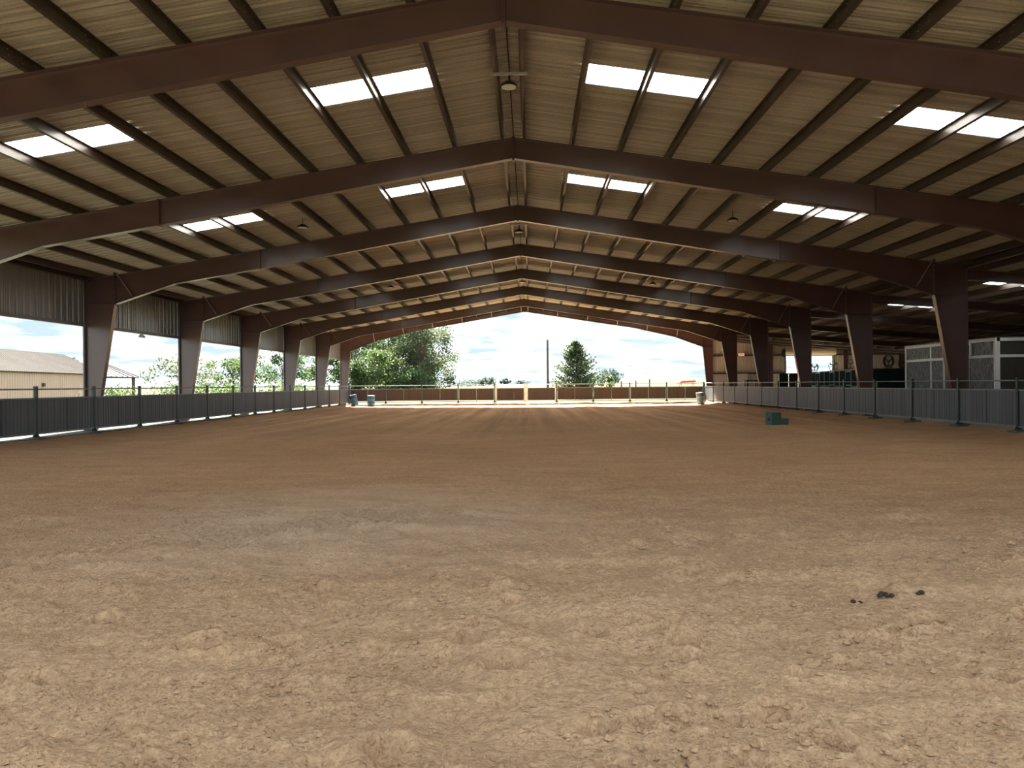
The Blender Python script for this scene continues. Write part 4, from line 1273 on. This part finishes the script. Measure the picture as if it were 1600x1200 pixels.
tree('young_tree', 'open airy tree left of the sixth left column', T(-26.6, 80), 6.4, 3.0, M_LEAF_A, 2200, 4, blobs=22, size=.15, sparse=.85)
tree('young_tree', 'open airy tree between the sixth and seventh left columns', T(-24.3, 86), 7.4, 3.2, M_LEAF_A, 3000, 5, blobs=26, size=.16)
tree('leafy_tree', 'leafy tree behind the last left columns', T(-20.6, 88), 8.0, 3.0, M_LEAF_A, 4200, 6, blobs=30, size=.17, lo=.12)
tree('leafy_tree', 'tall green tree behind the left end of the far fence', T(-18.0, 95), 10.6, 5.0, M_LEAF_A, 11000, 7, blobs=70, size=.17, lo=.08)
tree('leafy_tree', 'tall olive green tree right of the grove by the far fence', T(-12.9, 90), 9.3, 4.0, M_LEAF_C, 10000, 8, blobs=70, size=.16, lo=.06, shape=1.05)
tree('leafy_tree', 'dark green tree in the middle of the grove', T(-15.4, 100), 11.5, 4.6, M_LEAF_A, 9000, 12, blobs=60, size=.18, lo=.06)
tree('leafy_shrub', 'bright green shrub low in front of the grove', T(-16.9, 83), 4.9, 3.1, M_LEAF_B, 6500, 9, blobs=34, size=.15, lo=.05, group='shrubs beyond the arena')
tree('leafy_shrub', 'dark green shrub low at the right of the grove', T(-13.1, 84), 3.2, 3.0, M_LEAF_A, 4500, 10, blobs=26, size=.14, lo=.05, group='shrubs beyond the arena')
for k, (x, y, h, rx, lm, lab) in enumerate(((-36.5, 64, 1.5, 2.6, M_LEAF_B, 'low bright bush past the left fence by the third post'), (-28.0, 60, 1.5, 3.2, M_LEAF_B, 'low bush behind the fourth left column'),
                          (-24.5, 62, 1.6, 3.0, M_LEAF_B, 'low bush behind the fifth left column'), (-23.0, 72, 1.7, 3.2, M_LEAF_B, 'low bush behind the sixth left column'))):
    tree('low_bush', lab, T(x, y), h, rx, lm, 2000, 40 + k, blobs=24, size=.11, lo=.15, group='low bushes past the left fence')

# conifer
def conifer():
    base = T(5.0, 80); t = thing('juniper_tree', base, 'broad cone shaped juniper behind the far fence beside the pole', 'tree')
    r = np.random.default_rng(77); H = 6.4 - base[2]; R = 3.15
    m = MB(); m.tube([(0, 0, -.2), (.1, 0, H * .5), (.0, 0, H * .99)], [.16, .09, .02], 7)
    cs, rs, ns = [], [], []
    for k in range(300):
        u = r.random() ** 1.15; z = .05 + u * H * .90
        L = (R * (1 - u) ** .62) * r.uniform(.45, 1.05) + .12
        g = r.uniform(0, 2 * math.pi); rise = L * r.uniform(.22, .55) + .12
        if z + rise > H: rise = max(.08, H - z)
        e = (L * math.cos(g), L * math.sin(g), z + rise)
        m.tube([(0, 0, z), (e[0] * .5, e[1] * .5, z + rise * .3), e], [.03, .02, .006], 4)
        for q in range(6):
            f = .40 + .60 * q / 5
            cs.append((e[0] * f, e[1] * f, z + rise * f ** 1.4)); w = .20 * (1.2 - f * .85) + .03; rs.append((w, w, w * 1.1)); ns.append(5)
    m.build('trunk', M_BARK, t)
    V, Fc = leaves(cs, rs, ns, .12, 78)
    foliage(V, Fc, M_LEAF_D, t)
conifer()
tree('low_bush', 'small green bush at the foot of the juniper', T(8.3, 81), 1.9, 1.0, M_LEAF_B, 1200, 60, blobs=10, size=.11, lo=.1, group='shrubs beyond the arena')
# distant trees on the horizon
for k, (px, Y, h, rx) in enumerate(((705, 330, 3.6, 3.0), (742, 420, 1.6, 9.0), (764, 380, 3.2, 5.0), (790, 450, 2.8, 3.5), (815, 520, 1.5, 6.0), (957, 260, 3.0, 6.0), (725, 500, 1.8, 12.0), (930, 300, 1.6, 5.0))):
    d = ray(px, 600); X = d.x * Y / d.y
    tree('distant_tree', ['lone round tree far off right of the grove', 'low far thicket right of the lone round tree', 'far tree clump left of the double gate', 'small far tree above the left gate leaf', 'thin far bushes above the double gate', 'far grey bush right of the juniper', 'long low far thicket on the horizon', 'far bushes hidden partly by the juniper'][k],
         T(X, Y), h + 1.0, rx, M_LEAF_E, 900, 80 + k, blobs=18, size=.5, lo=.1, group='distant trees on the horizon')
# pole
d = T(1.9, 78)
t = thing('utility_pole', d, 'bare wooden utility pole left of the juniper', 'pole')
MB().tube([(0, 0, -.3), (0, 0, 6.1 - d[2])], [.14, .10], 10).build('pole', M_POLE, t)
MB().tube([(0, 0, 6.1 - d[2]), (-.03, 0, 6.5 - d[2])], .02, 6).build('insulator_pin', M_SILVER, t)
# pasture fence posts
for k, (x, z, lab) in enumerate(((9.79, 1.72, 'left dark pasture post right of the juniper'), (11.32, 1.78, 'middle dark pasture post right of the juniper'), (12.78, 1.92, 'right and tallest dark pasture post right of the juniper'))):
    g0 = gz(x, 80)
    t = thing('pasture_post', (x, 80, g0), lab, 'post', 'dark pasture posts')
    MB().tube([(0, 0, -.2), (0, 0, z - g0)], [.08, .07], 8).build('post', M_POLE, t)
    MB().tube([(0, 0, z - g0), (0, 0, z - g0 + .03)], [.07, .04], 8).build('cap', M_DARK, t)
# red picnic table
tx, ty = 16.7, 80.0; g0 = gz(tx, ty)
t = thing('picnic_table', (tx, ty, g0), 'red topped picnic table in the sun past the far right fence', 'table')
hh = 1.72 - g0
m = MB(); m.prism([(-.80, hh - .22), (-.74, hh - .06), (-.55, hh), (.85, hh + .04), (.90, hh - .10), (.88, hh - .16)], 'y', -.45, .45); m.build('table_top', M_RED, t)
for s in (-1, 1):
    MB().box(-.9, .9, s * .75 - .13, s * .75 + .13, hh - .36, hh - .31).build('bench', M_RED, t)
    for u in (-.65, .65):
        MB().bar((u, s * .2, hh - .05), (u + .05 * u, s * .85, 0), .05, .05).build('leg', M_SILVER, t)
    MB().bar((s * .65, -.75, hh - .36), (s * .65, .75, hh - .36), .04, .04).build('brace', M_SILVER, t)
